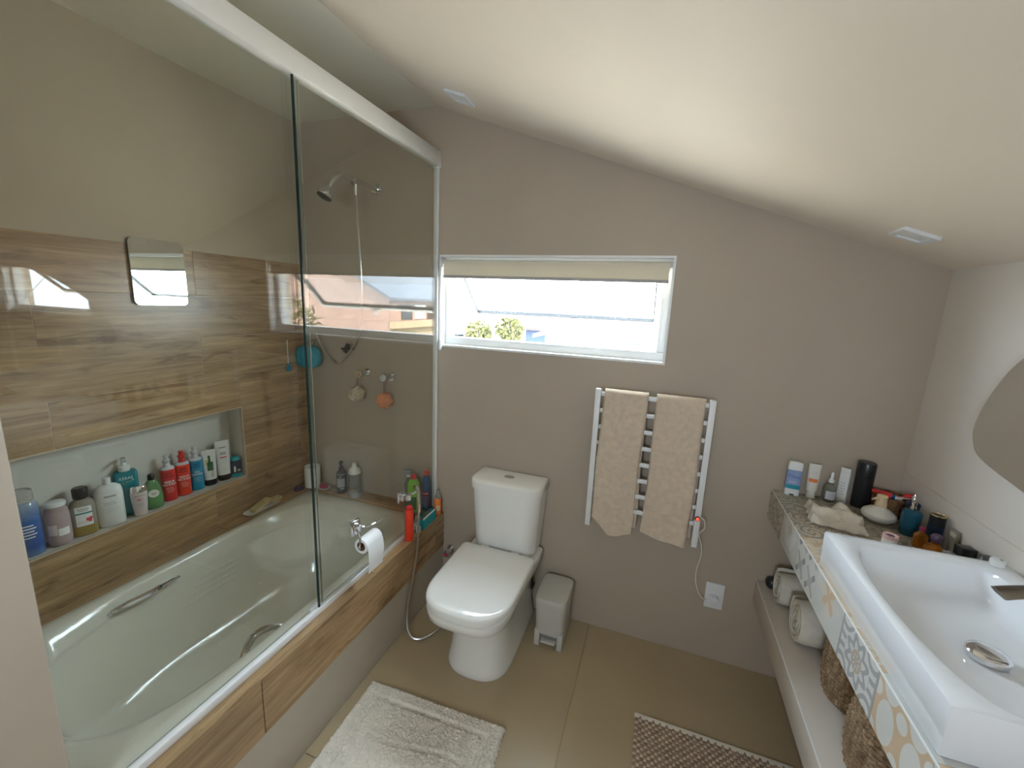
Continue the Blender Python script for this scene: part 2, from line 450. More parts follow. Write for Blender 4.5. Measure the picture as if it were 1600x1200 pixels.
# left wall with niche
NZ0, NZ1, NY0, NY1, NX = .663, 1.035, -1.46, -.443, -.105
wl = MB().box(-.25, -.002, YF, 0, WZ, HC+.1).box(-.25, -.012, YF, NY0, -.1, WZ).box(-.25, -.012, NY1, 0, -.1, WZ)
wl.box(-.25, -.012, NY0, NY1, -.1, NZ0).box(-.25, -.012, NY0, NY1, NZ1, WZ).box(-.25, NX, NY0, NY1, NZ0, NZ1)
wlo = wl.build('wall_left', 'niche_paint', smooth=0); tag(wlo, 'side wall of the bath with wood-look tiles and a shelf niche', 'wall', kind='structure')
MB().box(-.003, -.0005, YF, 0, WZ, HC).build('painted_upper_wall', 'wall_paint_lit', wlo, smooth=0)
# wood-look tiles
ROWS = [1.783, 1.593, 1.401, 1.21, 1.02, .83, .64, .45]
J1 = [0, -.612, -1.68]; J2 = [0, -.08, -1.15, -1.6]
def wood_tile(y0, y1, z0, z1):
    if y1-y0 < .01 or z1-z0 < .008: return
    g = .0007
    MB().box(-.012, 0, -(y1-y0)/2+g, (y1-y0)/2-g, -(z1-z0)/2+g, (z1-z0)/2-g).build('tile', 'wood_y', wlo, loc=(0, (y0+y1)/2, (z0+z1)/2), bevel=.0008, seg=1)
for r in range(7):
    z1, z0 = ROWS[r], ROWS[r+1]; J = J1 if r % 2 == 0 else J2
    J = [max(j, YN) for j in J]
    for k in range(len(J)-1):
        y1, y0 = J[k], J[k+1]
        if y1-y0 < .01: continue
        if z0 >= NZ1 or z1 <= NZ0: wood_tile(y0, y1, z0, z1)
        else:
            # pieces cut round the niche
            wood_tile(max(y0, NY1), y1, z0, z1)
            wood_tile(y0, min(y1, NY0), z0, z1)
            yy0, yy1 = max(y0, NY0), min(y1, NY1)
            if yy1 > yy0:
                if z1 > NZ1: wood_tile(yy0, yy1, max(z0, NZ1), z1)
                if z0 < NZ0: wood_tile(yy0, yy1, z0, min(z1, NZ0))
# grout behind the joints
MB().box(-.0122, -.0012, YN, NY0, .45, WZ).box(-.0122, -.0012, NY1, 0, .45, WZ).box(-.0122, -.0012, NY0, NY1, .45, NZ0).box(-.0122, -.0012, NY0, NY1, NZ1, WZ).build('grout', 'grout', wlo, smooth=0)
nt_ = MB(); e = .004
for (a, b_, c, d) in ((NY0, NY1, NZ0-.002, NZ0+.002), (NY0, NY1, NZ1-.002, NZ1+.002)): nt_.box(-.013, .002, a, b_, c, d)
nt_.box(-.013, .002, NY1-.002, NY1+.002, NZ0, NZ1).box(-.013, .002, NY0-.002, NY0+.002, NZ0, NZ1)
nt_.build('niche_edging', 'grout', wlo, smooth=0)
# ---- ceilings
o = MB().box(-.2, RX, YF-.2, .1, HC, HC+.12).build('ceiling', 'ceiling_grey', smooth=0); tag(o, 'flat ceiling strip above the bathtub', 'ceiling', kind='structure')
o['category'] = 'ceiling'
sl = MB(); sl.prism([(RX, HC), (W+.2, HC-(HC-ZCE)*(W+.2-RX)/(W-RX)), (W+.2, HC+.3), (RX, HC+.3)], 1, YF-.2, .1)
o = sl.build('ceiling_slope', 'ceiling_paint', smooth=0); tag(o, 'sloping cream ceiling coming down toward the vanity wall', 'ceiling', kind='structure')
sa = math.atan2(HC-ZCE, W-RX)
def spot(x, y, label):
    z = HC-(HC-ZCE)*(x-RX)/(W-RX)
    t = thing('ceiling_spotlight', label, 'spotlight', (x, y, z)); t.rotation_euler = (0, sa, 0)
    f = MB()
    for a in ((-.05, .05, -.05, -.034), (-.05, .05, .034, .05), (-.05, -.034, -.034, .034), (.034, .05, -.034, .034)): f.box(a[0], a[1], a[2], a[3], -.010, 0)
    f.build('frame', 'white_plastic', t, smooth=0)
    MB().box(-.034, .034, -.034, .034, -.004, -.0005).build('diffuser', 'white_metal', t, bevel=.001)
spot(1.11, -.235, 'small square recessed spotlight near the ceiling ridge by the shower rail')
spot(2.69, -.25, 'small square recessed spotlight low on the sloping ceiling near the vanity')

# ------------------------------------------------------------------ window
w1 = struct('window_1', 'long low awning window with its white sash pushed open', (0, 0, 0))
fy0, fy1 = .045, .10
for (a, b_, c, d) in ((WX0, WX0+.028, WZ0+.042, WZ1-.035), (WX1-.035, WX1, WZ0+.042, WZ1-.035), (WX0, WX1, WZ0, WZ0+.042), (WX0, WX1, WZ1-.035, WZ1)):
    MB().box(a, b_, fy0, fy1, c, d).build('window_frame', 'white_metal', w1, bevel=.003)
e = .007
for (a, b_, c, d) in ((WX0-e, WX0, WZ0-e, WZ1+e), (WX1, WX1+e, WZ0-e, WZ1+e), (WX0, WX1, WZ0-e, WZ0), (WX0, WX1, WZ1, WZ1+e)):
    MB().box(a, b_, -.004, .0, c, d).build('edge_trim', 'white_metal', w1, smooth=0)
for (a, b_, c, d) in ((WX0, WX0+.003, WZ0+.003, WZ1-.003), (WX1-.003, WX1, WZ0+.003, WZ1-.003), (WX0, WX1, WZ0, WZ0+.003), (WX0, WX1, WZ1-.003, WZ1)):
    MB().box(a, b_, -.004, fy0, c, d).build('reveal', 'white_metal', w1, smooth=0)
# sash hinged at the top
hz, hy, ang = 1.795, .085, math.radians(46)
sx0, sx1, sh = WX0+.034, WX1-.040, .375
sash = bpy.data.objects.new('sash', None); C.objects.link(sash); sash.parent = w1; sash.location = (0, hy, hz); sash.rotation_euler = (ang, 0, 0); sash.empty_display_size = .05
for (a, b_, c, d) in ((sx0, sx0+.022, -sh+.024, -.024), (sx1-.022, sx1, -sh+.024, -.024), (sx0, sx1, -sh, -sh+.024), (sx0, sx1, -.024, 0)):
    MB().box(a, b_, 0, .026, c, d).build('sash_frame', 'white_metal', sash, bevel=.002)
g = .0055
for (a, b_, c, d) in ((sx0+.022, sx0+.022+g, -sh+.024+g, -.024-g), (sx1-.022-g, sx1-.022, -sh+.024+g, -.024-g), (sx0+.022, sx1-.022, -sh+.024, -sh+.024+g), (sx0+.022, sx1-.022, -.024-g, -.024)):
    MB().box(a, b_, -.002, .020, c, d).build('gasket', 'gasket', sash, smooth=0)
MB().box(sx0+.022+g, sx1-.022-g, .010, .014, -sh+.024+g, -.024-g).build('pane', 'window_glass', sash, smooth=0)
MB().box(1.50, 1.545, -.022, 0, -sh+.002, -sh+.018).box(1.517, 1.528, -.034, -.02, -sh-.012, -sh+.018).build('latch', 'white_metal', sash, bevel=.003)
for x in (sx0-.003, sx1+.003):
    p0 = Vector((x, .08, 1.46)); p1 = Vector((x, hy+math.sin(ang)*.2, hz-math.cos(ang)*.2))
    MB().tube([p0, p1], .004, 6).build('stay_arm', 'white_metal', w1)
# roller blind
rb = thing('roller_blind', 'cream roller blind rolled up at the top of the window', 'blind', (0, 0, WZ1))
MB().tube([(WX0+.012, .022, -.034), (WX1-.014, .022, -.034)], .019, 16).build('roller_tube', 'blind_fabric', rb)
MB().box(WX0+.012, WX1-.016, .0015, .0035, -.092, -.03).build('fabric', 'blind_cloth', rb, smooth=0)
MB().box(WX0+.010, WX1-.014, -.003, .009, -.106, -.092).build('bottom_bar', 'blind_bar', rb, bevel=.003)
ch = MB()
for k in range(40):
    for sy in (-.012, .002): ch.sphere((WX0+.003, sy-.008, -.04-k*.0095), .0024, n=6)
ch.build('bead_chain', 'white_plastic', rb)['kind'] = 'stuff'
MB().secs([(-.475, .004, .004), (-.465, .009, .008), (-.425, .009, .008), (-.415, .004, .004)], 12, WX0+.004, -.012).build('chain_weight', 'white_plastic', rb)
MB().box(WX0-.0005, WX0+.009, -.022, .03, -.055, -.012).build('bracket', 'white_plastic', rb, bevel=.003)

# ------------------------------------------------------------------ tub surround
ts = struct('trim_1', 'wood-look tiled ledge and low taupe wall around the bathtub')
ts['category'] = 'ledge'
co = MB().box(.015, .9225, YN, -.001, 0, .06)           # hidden masonry
co.box(.905, .9225, YN, -.001, .06, HL-.011).box(0, .07, YN, -.001, .06, .448).box(.07, .90, -.11, -.001, .06, .448)
co.build('core', 'dark_grout', ts, smooth=0)
MB().box(.9225, A-.002, YN, -.001, 0, HB).build('apron_panel', 'apron', ts, smooth=0)
def wtile(x0, x1, y0, y1, z0, z1, mat='wood_y'):
    cx, cy, cz = (x0+x1)/2, (y0+y1)/2, (z0+z1)/2
    MB().box(x0-cx, x1-cx, y0-cy, y1-cy, z0-cz, z1-cz).build('tile', mat, ts, loc=(cx, cy, cz), bevel=.0008, seg=1)
for y0, y1 in ((-.091, -.001), (-1.159, -.0935), (YN, -1.1615)): wtile(.9225, A, y0, y1, HB, HL)
for y0, y1 in ((-.599, -.001), (YN, -.6015)): wtile(.860, A-.0005, y0, y1, HL-.010, HL+.0005)
for y0, y1 in ((-.62, -.002), (YN, -.6225)): wtile(.0005, .0745, y0, y1, .449, .460)
wtile(.0755, .856, -.1145, -.0005, .449, .460, 'wood_x')

# ------------------------------------------------------------------ bathtub
bt = thing('bathtub', 'white drop-in acrylic bathtub with an oval basin', 'bathtub', (.466, -.8415, .06))
hx, hy_ = .388, .7245
tb = MB()
tb.loft([ring(0, 0, z, rx, ry, e, 76) for z, rx, ry, e in (
    (.375, hx, hy_, 'rect'), (.396, hx, hy_, 'rect'), (.400, hx-.006, hy_-.006, 'rect'), (.400, .362, .69, 7), (.398, .352, .665, 4.2), (.388, .344, .652, 3.4),
    (.33, .330, .625, 3.2), (.325, .318, .610, 3.1), (.30, .312, .60, 3.1), (.18, .280, .555, 3.0), (.07, .250, .52, 3.0), (.035, .225, .49, 3.0), (.022, .18, .43, 2.8), (.020, .06, .25, 2.5))], False, True)
# underside skin so that the shell is closed
tb.loft([ring(0, 0, z, rx, ry, e, 76) for z, rx, ry, e in ((.375, hx, hy_, 'rect'), (.375, .37, .70, 7), (.30, .335, .63, 3.2), (.06, .275, .55, 3), (.004, .22, .48, 3), (.003, .06, .25, 2.5))], False, True)
tb.build('shell', 'acrylic', bt, smooth=50)
for k in range(4):
    z = .29-.026*k; x = -.306+.006*k
    MB().tube([(x, .02-.03*k, z), (x-.001, .14, z), (x, .26-.02*k, z)], [.002, .005, .002], 8).build('rib', 'acrylic', bt)
def handle(x, sgn, ya, yb):
    p = smoothpath([(x, ya, .344), (x+.020*sgn, ya+.03, .360), (x+.046*sgn, (ya+yb)/2-.01, .368), (x+.034*sgn, (ya+yb)/2+.05, .364), (x, yb, .344)], 6)
    n = len(p); MB().tube(p, [.008+.005*math.sin(PI*i/(n-1)) for i in range(n)], 10).build('grab_handle', 'chrome', bt, label='chrome grab handle')
handle(-.326, 1, -.30, -.055); handle(.326, -1, -.28, -.09)
MB().lathe([(.0, .019), (.034, .020), (.034, .024), (.028, .028), (.0, .029)], 20, 0, -.28).build('drain_cover', 'chrome', bt)

# ------------------------------------------------------------------ shower screen
sc = thing('shower_screen', 'sliding clear glass screen with white rails along the bathtub edge', 'shower screen', (G, 0, HL))
top0, top1 = 2.252-HL, 2.317-HL
MB().box(-.020, .022, YN+.001, -.001, top0, top1).build('top_rail', 'rail_metal', sc, bevel=.003)
MB().box(-.024, .0225, -.014, -.0005, top0-.006, top1+.004).build('rail_bracket', 'rail_metal', sc, bevel=.002)
MB().box(-.016, -.001, YN+.001, -.001, .0005, .014).box(-.004, .016, YN+.001, -.001, .0005, .024).build('bottom_rail', 'white_metal', sc, bevel=.002)
MB().box(-.012, .014, -.016, -.0005, .026, top0).build('wall_profile', 'white_metal', sc, bevel=.002)
MB().box(.002, .010, -.868, -.008, .024, top0+.01).build('fixed_pane', 'shower_glass', sc, smooth=0)
MB().box(.002, .010, -.8725, -.8685, .024, top0).build('pane_edge', 'glass_edge', sc, smooth=0)
MB().box(-.014, -.006, YN+.004, -.838, .014, top0+.01).build('sliding_pane', 'shower_glass', sc, smooth=0)
MB().box(-.0135, -.0065, -.838, -.8365, .014, top0).build('pane_edge', 'glass_edge_light', sc, smooth=0)
MB().box(-.020, -.001, -.90, -.855, .012, .030).build('floor_guide', 'white_plastic', sc, bevel=.003)
# ------------------------------------------------------------------ toilet
TX = 1.347
to = thing('toilet', 'white close-coupled toilet with its lid closed', 'toilet', (TX, 0, 0))
def dring(z, hw, yb, yf, e=3.2, n=22):
    """plan outline: square back corners, straight sides, rounded front"""
    out = []; cy = yf+hw*1.12; r = min(.022, hw*.3)
    for k in range(n+1):
        a = PI*k/n; c, q = math.cos(a), math.sin(a)
        out.append((-math.copysign(abs(c)**(2/e), c)*hw, cy-abs(q)**(2/e)*(cy-yf), z))
    for k in range(1, 6): out.append((hw, cy+(yb-r-cy)*k/6, z))
    for k in range(5): a = PI/2*k/4; out.append((hw-r+r*math.cos(a), yb-r+r*math.sin(a), z))
    for k in range(5): a = PI/2+PI/2*k/4; out.append((-hw+r+r*math.cos(a), yb-r+r*math.sin(a), z))
    for k in range(5, 0, -1): out.append((-hw, cy+(yb-r-cy)*k/6, z))
    return out
b = MB()
b.loft([dring(z, hw, yb, yf, e) for z, hw, yb, yf, e in (
    (0, .150, -.03, -.525, 2.6), (.012, .152, -.03, -.529, 2.6), (.03, .148, -.03, -.525, 2.6), (.10, .136, -.03, -.512, 2.6), (.20, .132, -.03, -.512, 2.6), (.265, .140, -.03, -.535, 2.6),
    (.300, .158, -.03, -.585, 2.8), (.325, .172, -.03, -.640, 3.0), (.345, .179, -.03, -.665, 3.2), (.375, .181, -.03, -.672, 3.2), (.388, .181, -.03, -.672, 3.2), (.392, .176, -.035, -.665, 3.2))])
b.build('bowl', 'ceramic', to, smooth=45)
b = MB(); b.loft([dring(z, hw, yb, yf, 2.7) for z, hw, yb, yf in ((.395, .178, -.205, -.672), (.397, .182, -.20, -.678), (.408, .182, -.20, -.678), (.410, .179, -.204, -.674))])
b.build('seat', 'ceramic', to, smooth=45)
b = MB(); b.loft([dring(z, hw, yb, yf, 2.7) for z, hw, yb, yf in ((.412, .184, -.205, -.675), (.4135, .189, -.20, -.684), (.426, .189, -.20, -.684), (.4335, .186, -.203, -.679), (.4375, .176, -.212, -.664), (.4395, .14, -.25, -.61), (.440, .05, -.35, -.48))])
b.build('lid', 'ceramic', to, smooth=60)
for s in (-1, 1): MB().tube([(s*.08-.02, -.19, .418), (s*.08+.02, -.19, .418)], .011, 12).build('hinge', 'ceramic', to)
def tring(z, hw, y0, y1, r=.068, n=11):
    """rounded front corners, flat against the wall"""
    out = []
    for k in range(n): a = PI + PI/2*k/(n-1); out.append((-hw+r+r*math.cos(a), y0+r+r*math.sin(a), z))
    for k in range(n): a = -PI/2 + PI/2*k/(n-1); out.append((hw-r+r*math.cos(a), y0+r+r*math.sin(a), z))
    out += [(hw, y1-.005, z), (hw-.005, y1, z), (-hw+.005, y1, z), (-hw, y1-.005, z)]
    return out
b = MB(); b.loft([tring(*q) for q in ((.394, .152, -.165, -.02), (.400, .158, -.172, -.018), (.45, .162, -.178, -.016), (.60, .171, -.186, -.014), (.715, .177, -.190, -.012), (.718, .174, -.186, -.012))])
b.build('tank', 'ceramic', to, smooth=40)
b = MB(); b.loft([tring(*q) for q in ((.716, .177, -.190, -.008), (.719, .183, -.197, -.006), (.750, .183, -.198, -.006), (.760, .180, -.195, -.008), (.765, .170, -.184, -.014), (.767, .12, -.165, -.03))])
tl = b.build('tank_lid', 'ceramic', to, smooth=50)
MB().secs([(.765, .026, .017, 2.2), (.7695, .026, .017, 2.2), (.771, .023, .014, 2.2)], 24, 0, -.095).build('flush_button', 'chrome', tl)
MB().tube(smoothpath([(.135, -.012, .16), (.14, -.06, .16), (.145, -.085, .20), (.14, -.09, .30), (.13, -.08, .41)]), .006, 8).build('water_hose', 'black_plastic', to)
# ------------------------------------------------------------------ waste bin
bn = thing('waste_bin', 'small beige plastic pedal bin beside the toilet', 'bin', (1.625, -.138, 0))
def rr(z, hx, hy, e=6, dx=0, dy=0): return (z, hx, hy, e, dx, dy)
body = MB()
hw, hd = .070, .098
x0, x1, y0, y1 = -hw, hw, -hd, hd
# body walls with a pedal notch at the front
body.secs([rr(.078, .066, .094), rr(.10, .067, .095), rr(.205, .072, .100), rr(.212, .072, .100)], 40)
body.build('body', 'bin_plastic', bn, smooth=40)
lowb = MB()
lowb.box(-.066, -.040, -.094, .094, 0, .079).box(.040, .066, -.094, .094, 0, .079).box(-.04, .04, -.060, .094, 0, .079).box(-.04, .04, -.094, -.06, .062, .079)
lowb.build('foot', 'bin_plastic', bn, bevel=.004)
MB().box(-.034, .034, -.102, -.064, .026, .036).build('pedal', 'bin_plastic', bn, bevel=.003)
MB().secs([rr(.213, .074, .102), rr(.222, .075, .103), rr(.236, .074, .102), rr(.243, .070, .098), rr(.246, .05, .075)], 40).build('lid', 'bin_plastic', bn, smooth=40)
bn.scale = (1.05, 1.05, 1.06)

# ------------------------------------------------------------------ towel warmer, towels, cord, outlet
PX0, PX1, PZ0, PZ1, PY = 1.7345, 2.227, .600, 1.260, -.080
tw = thing('towel_warmer', 'white wall-mounted ladder towel warmer with a red pilot light', 'towel rack', (0, 0, 0))
for x in (PX0+.0125, PX1-.0125):
    MB().box(x-.0125, x+.0125, PY-.015, PY+.015, PZ0, PZ1).build('post', 'white_metal', tw, bevel=.003)
    for z in (PZ0+.12, PZ1-.08): MB().tube([(x, PY+.013, z), (x, -.0005, z)], .008, 10).build('wall_mount', 'white_metal', tw)
RZ = [1.237-.0757*k for k in range(8)]
for z in RZ: MB().box(PX0+.024, PX1-.024, PY-.007, PY+.007, z-.0095, z+.0095).build('rung', 'white_metal', tw, bevel=.0025)
led = MB().lathe([(.011, 0), (.011, .004), (.009, .006)], 16).build('switch_ring', 'black_plastic', tw, loc=(PX1-.0125, PY-.015, .738)); led.rotation_euler = (PI/2, 0, 0)
l2 = MB().sphere((0, 0, .005), .0075, n=12).build('pilot_light', 'red_led', led, label='glowing red pilot light')
cord = thing('power_cord', 'cream power cord hanging from the towel warmer to the socket', 'cord', (0, 0, 0))
MB().tube(smoothpath([(PX1-.002, PY, .738), (PX1+.016, PY, .728), (PX1+.022, -.075, .69), (PX1+.004, -.07, .655), (PX1+.022, -.06, .60), (PX1+.028, -.045, .54), (PX1+.020, -.03, .46), (PX1+.026, -.022, .39), (PX1+.05, -.030, .335), (PX1+.075, -.035, .322)]), .0032, 8).build('cable', 'cream_cord', cord)
pl = MB(); pl.prism([(-.019, .006), (-.010, -.014), (.010, -.014), (.019, .006), (.012, .012), (-.012, .012)], 1, -.038, -.0095)
pl.build('plug', 'white_plastic', cord, loc=(2.335, 0, .330), bevel=.003)
so = thing('wall_socket', 'white rectangular wall socket below the towel warmer', 'socket', (2.338, 0, .333))
MB().box(-.039, .039, -.008, -.0003, -.063, .063).build('plate', 'white_plastic', so, bevel=.0025)
MB().secs([(.0, .020, .013, 3), (.0012, .020, .013, 3)], 20).build('outlet', 'white_plastic', so, loc=(0, -.008, -.003)).rotation_euler = (PI/2, 0, 0)
def hang_towel(label, xa, xb, zbot, zback, skew, seedv, curl):
    rnd = random.Random(seedv); ztop = RZ[0]+.0125
    prof = []   # (y, z) outline of the folded cloth, outer side then inner side
    t = .011
    yo = PY-.012-t; yi = PY+.012+t
    outer = [(yo, zbot)]
    for k in range(1, 22): outer.append((yo, zbot+(ztop-.015-zbot)*k/21))
    for k in range(1, 9):
        a = PI - PI*k/9; outer.append((PY+(.012+t)*math.cos(a), ztop-.008+(.012+t*.9)*math.sin(a)))
    for k in range(14): outer.append((yi, ztop-.015-(ztop-.015-zback)*k/13))
    inner = [(PY+.0105, zback)]
    for k in range(1, 14): inner.append((PY+.0105, zback+(ztop-.008-zback)*k/13))
    inner.append((PY+.006, ztop+.002)); inner.append((PY-.006, ztop+.002))
    for k in range(22): inner.append((PY-.0105, ztop-.008-(ztop-.008-zbot)*k/21))
    outl = outer+inner; n = 26; rings = []
    ph = [rnd.uniform(0, 6) for _ in range(4)]
    for i in range(n+1):
        s = i/n; r = []
        eg = min(s, 1-s)
        for (y, z) in outl:
            d = (ztop-z)/(ztop-zbot)
            x = xa+(xb-xa)*s + skew*d + .006*math.sin(7*d+ph[0])*d
            front = y < PY
            yy = y
            if front:
                yy += -.006*d*math.sin(9*s+ph[1]) - .010*d*d*math.sin(3.2*s+ph[2]) - .004*d
                if eg < .06: yy = yy + (PY-.0105-yy)*.55*(1-eg/.06)**2*(1 if y < PY-.015 else 0)
            zz = z
            if front and z < zbot+.12:
                q = 1-(z-zbot)/.12
                zz -= q*curl(s)
                yy -= q*.006*math.sin(PI*s)
            if not front: x += .018*d
            r.append((x, min(yy, -.004), zz))
        rings.append(r)
    m = MB().loft(rings)
    o = m.build('hand_towel', 'towel_beige', smooth=70); tag(o, label, 'towel', 'beige towels on the warmer')
    # hem band near the bottom
    hb = MB()
    for dz in (.085, .098):
        pts = []
        for i in range(n+1):
            s = .04+.92*i/n; d = (ztop-(zbot+dz))/(ztop-zbot)
            q = 1-dz/.12
            pts.append((xa+(xb-xa)*s+skew*d+.006*math.sin(7*d+ph[0])*d, yo-.0005-.006*d*math.sin(9*s+ph[1])-.010*d*d*math.sin(3.2*s+ph[2])-.004*d-q*.006*math.sin(PI*s), zbot+dz-q*curl(s)))
        hb.tube(pts, .0016, 5)
    hb.build('hem_band', 'towel_beige', o)
hang_towel('beige towel on the warmer nearer the toilet, its lower corner curled', 1.777, 1.962, .655, .62, -.020, 3, lambda s: .075*min(1, max(0, (s-.05)/.4)) - .02*max(0, (s-.7)/.3))
hang_towel('beige towel on the warmer nearer the socket, hanging straight', 1.995, 2.188, .665, .63, -.004, 5, lambda s: .045+.022*s)

# ------------------------------------------------------------------ rugs
def rug_grid(x0, x1, y0, y1, nx, ny, hf, jit=0.0):
    rnd = random.Random(11); v = []; f = []
    for i in range(nx+1):
        for j in range(ny+1):
            u, w = i/nx, j/ny
            ex = (i in (0, nx)); ey = (j in (0, ny))
            x = x0+(x1-x0)*u + (rnd.uniform(-jit, jit) if ex or ey else rnd.uniform(-.3, .3)*(x1-x0)/nx*.6*(jit > 0))
            y = y0+(y1-y0)*w + (rnd.uniform(-jit, jit) if ex or ey else rnd.uniform(-.3, .3)*(y1-y0)/ny*.6*(jit > 0))
            z = 0.0008 if ex or ey else hf(u, w, rnd)
            v.append((x, y, z))
    for i in range(nx):
        for j in range(ny):
            a = i*(ny+1)+j; f.append((a, a+ny+1, a+ny+2, a+1))
    o = len(v)
    m = MB(); m.add(v, f); return m
def mat_h(u, w, rnd):
    X_, Y_ = u*.60, w*.86
    d = min(X_, .60-X_, Y_, .86-Y_)
    h = .020
    if .050 < d < .072: h = .010                      # groove framing the middle
    if d > .068:
        a, b_ = (X_-.068)/.464, (Y_-.068)/.724
        g2 = abs((b_*3.0+.06*math.sin(a*6)) % 1-.5); g1 = abs((a+.04*math.sin(b_*9)) % .5-.25)*2
        h = .019 - (.0035 if g2 < .04 else 0) - (.002 if g1 < .03 else 0)
    return h*min(1, d/.012+.3) + rnd.uniform(-.0048, .0048)
bm_ = rug_grid(-.30, .30, -.43, .43, 190, 270, mat_h, .0055).build('bath_mat', 'mat_white', smooth=180)
bm_.location = (1.292, -1.118, .0005); bm_.rotation_euler = (0, 0, .03)
tag(bm_, 'white tufted bath mat in front of the bathtub', 'bath mat')
# woven rug: a cream body with raised brown and cream knots
jr = thing('woven_rug', 'brown and cream woven jute rug below the vanity', 'rug', (2.318, -.945, .0008), -.005)
m, nt, b = new_mat('jute')
at = nt.nodes.new('ShaderNodeVertexColor'); at.layer_name = 'yarn'
fz = noise(nt, coords(nt, 'Object', (1, 1, 1)), 220, 3)
c = mixc(nt, .45, at.outputs[0], ramp(nt, fz, ((.3, (.10, .06, .04)), (.7, (.75, .64, .5)))))
nt.links.new(at.outputs[0], b.inputs['Base Color']); b.inputs['Roughness'].default_value = .95; bump(nt, b, fz, .6, .002)
NX_, NY_ = 44, 82; cw, chh = .55/NX_, 1.03/NY_
kv = MB(); cols = []
rn = random.Random(4)
for i in range(NX_):
    for j in range(NY_):
        x = -.275+cw*(i+.5); y = -.515+chh*(j+.5)
        br = (i+j) % 2 == 0
        a, b2, h = cw*.60, chh*.54, (.0085 if br else .0068)+rn.uniform(-.0008, .0008)
        n0 = len(kv.f)
        kv.loft([ring(x, y, 0.0015, a, b2, 3, 8), ring(x, y, h*.7, a*.95, b2*.95, 3, 8), ring(x, y, h, a*.5, b2*.5, 2, 8)], False, True)
        t = rn.uniform(.8, 1.15)
        cc = (.33*t, .22*t, .145*t) if br else (.58*t, .48*t, .36*t)
        cols += [cc]*(len(kv.f)-n0)
ko = kv.build('knots', 'jute', jr, smooth=60); ko['kind'] = 'stuff'
ca = ko.data.color_attributes.new('yarn', 'FLOAT_COLOR', 'CORNER')
for p in ko.data.polygons:
    for li in p.loop_indices: ca.data[li].color = col4(cols[p.index])
MB().box(-.277, .277, -.517, .517, 0, .0018).build('backing', 'jute_base', jr, smooth=0)
for s in (-1, 1): MB().box(-.279, .279, s*.515-.010, s*.515+.010, 0, .008).build('binding', 'towel_cream', jr, bevel=.003)

# ------------------------------------------------------------------ vanity counter
vc = thing('vanity_counter', 'thick vanity counter clad in patchwork patterned tiles', 'counter', (0, 0, 0))
MB().box(CF+.009, W-.0065, -2.30, -.0005, CB, CT-.009).build('core', 'grout', vc, smooth=0)
def ptile(verts, uvs, n, mat):
    """tile: front quad plus thickness; n = outward normal"""
    t = .009; c = Vector((0, 0, 0))
    for q in verts: c += Vector(q)
    c /= 4; N = Vector(n)
    V = [Vector(q)-c for q in verts]; V = [q - q.normalized()*.0008 for q in V]
    vs = [tuple(q) for q in V] + [tuple(q-N*t) for q in V]
    me = bpy.data.meshes.new('tile'); me.from_pydata(vs, [], [(0, 1, 2, 3), (4, 7, 6, 5), (0, 4, 5, 1), (1, 5, 6, 2), (2, 6, 7, 3), (3, 7, 4, 0)])
    uv = me.uv_layers.new(name='UVMap')
    for li in range(4): uv.data[li].uv = uvs[me.loops[li].vertex_index]
    me.materials.append(MATS[mat]); me.update()
    return link('tile', me, vc, tuple(c))
P_ = .19; jy = [0.0, -.02]+[-.02-P_*k for k in range(1, 13)]
fm = ['tile_swirl', 'tile_swirl', 'tile_hex', 'tile_leaf', 'tile_star', 'tile_ornate', 'tile_petal', 'tile_hex', 'tile_leaf', 'tile_ornate', 'tile_star', 'tile_petal', 'tile_leaf']
for k in range(len(jy)-1):
    a, b_ = jy[k], jy[k+1]; u1 = (a-b_)/P_; v1 = (CT-CB)/P_
    ptile([(CF, a, CB), (CF, b_, CB), (CF, b_, CT), (CF, a, CT)], [(0, 0), (u1, 0), (u1, v1), (0, v1)] if fm[k] != 'tile_ornate' else [(0, .18), (u1, .18), (u1, .82), (0, .82)], (-1, 0, 0), fm[k])
tm = ['tile_swirl', 'tile_swirl', 'tile_scroll', 'tile_wave', 'tile_plain', 'tile_wave', 'tile_star', 'tile_wave', 'tile_plain', 'tile_scroll', 'tile_wave', 'tile_petal', 'tile_wave']
tm2 = ['tile_swirl', 'tile_swirl', 'tile_swirl', 'tile_swirl', 'tile_scroll', 'tile_leaf', 'tile_star', 'tile_wave', 'tile_plain', 'tile_scroll', 'tile_wave', 'tile_petal', 'tile_wave']
xq = [CF, CF+P_, CF+2*P_, W-.0065]
for k in range(len(jy)-1):
    a, b_ = jy[k], jy[k+1]; u1 = (a-b_)/P_
    for i in range(3):
        v1 = (xq[i+1]-xq[i])/P_
        ptile([(xq[i], b_, CT), (xq[i+1], b_, CT), (xq[i+1], a, CT), (xq[i], a, CT)], [(0, 0), (v1, 0), (v1, u1), (0, u1)], (0, 0, 1), (tm if i == 0 else tm2)[k])
MB().box(CF-.0008, CF+.0025, -2.30, -.0005, CT-.0022, CT+.0008).build('edge_trim', 'white_metal', vc, smooth=0)
vs_ = thing('vanity_shelf', 'long grey-beige shelf below the patterned counter', 'shelf', (0, 0, 0))
MB().box(CF, W-.001, -2.30, -.0005, SB, ST).build('slab', 'shelf_stone', vs_, bevel=.002)
MB().box(CF-.0006, CF+.003, -2.30, -.0005, ST-.003, ST+.0006).build('edge_trim', 'white_metal', vs_, smooth=0)

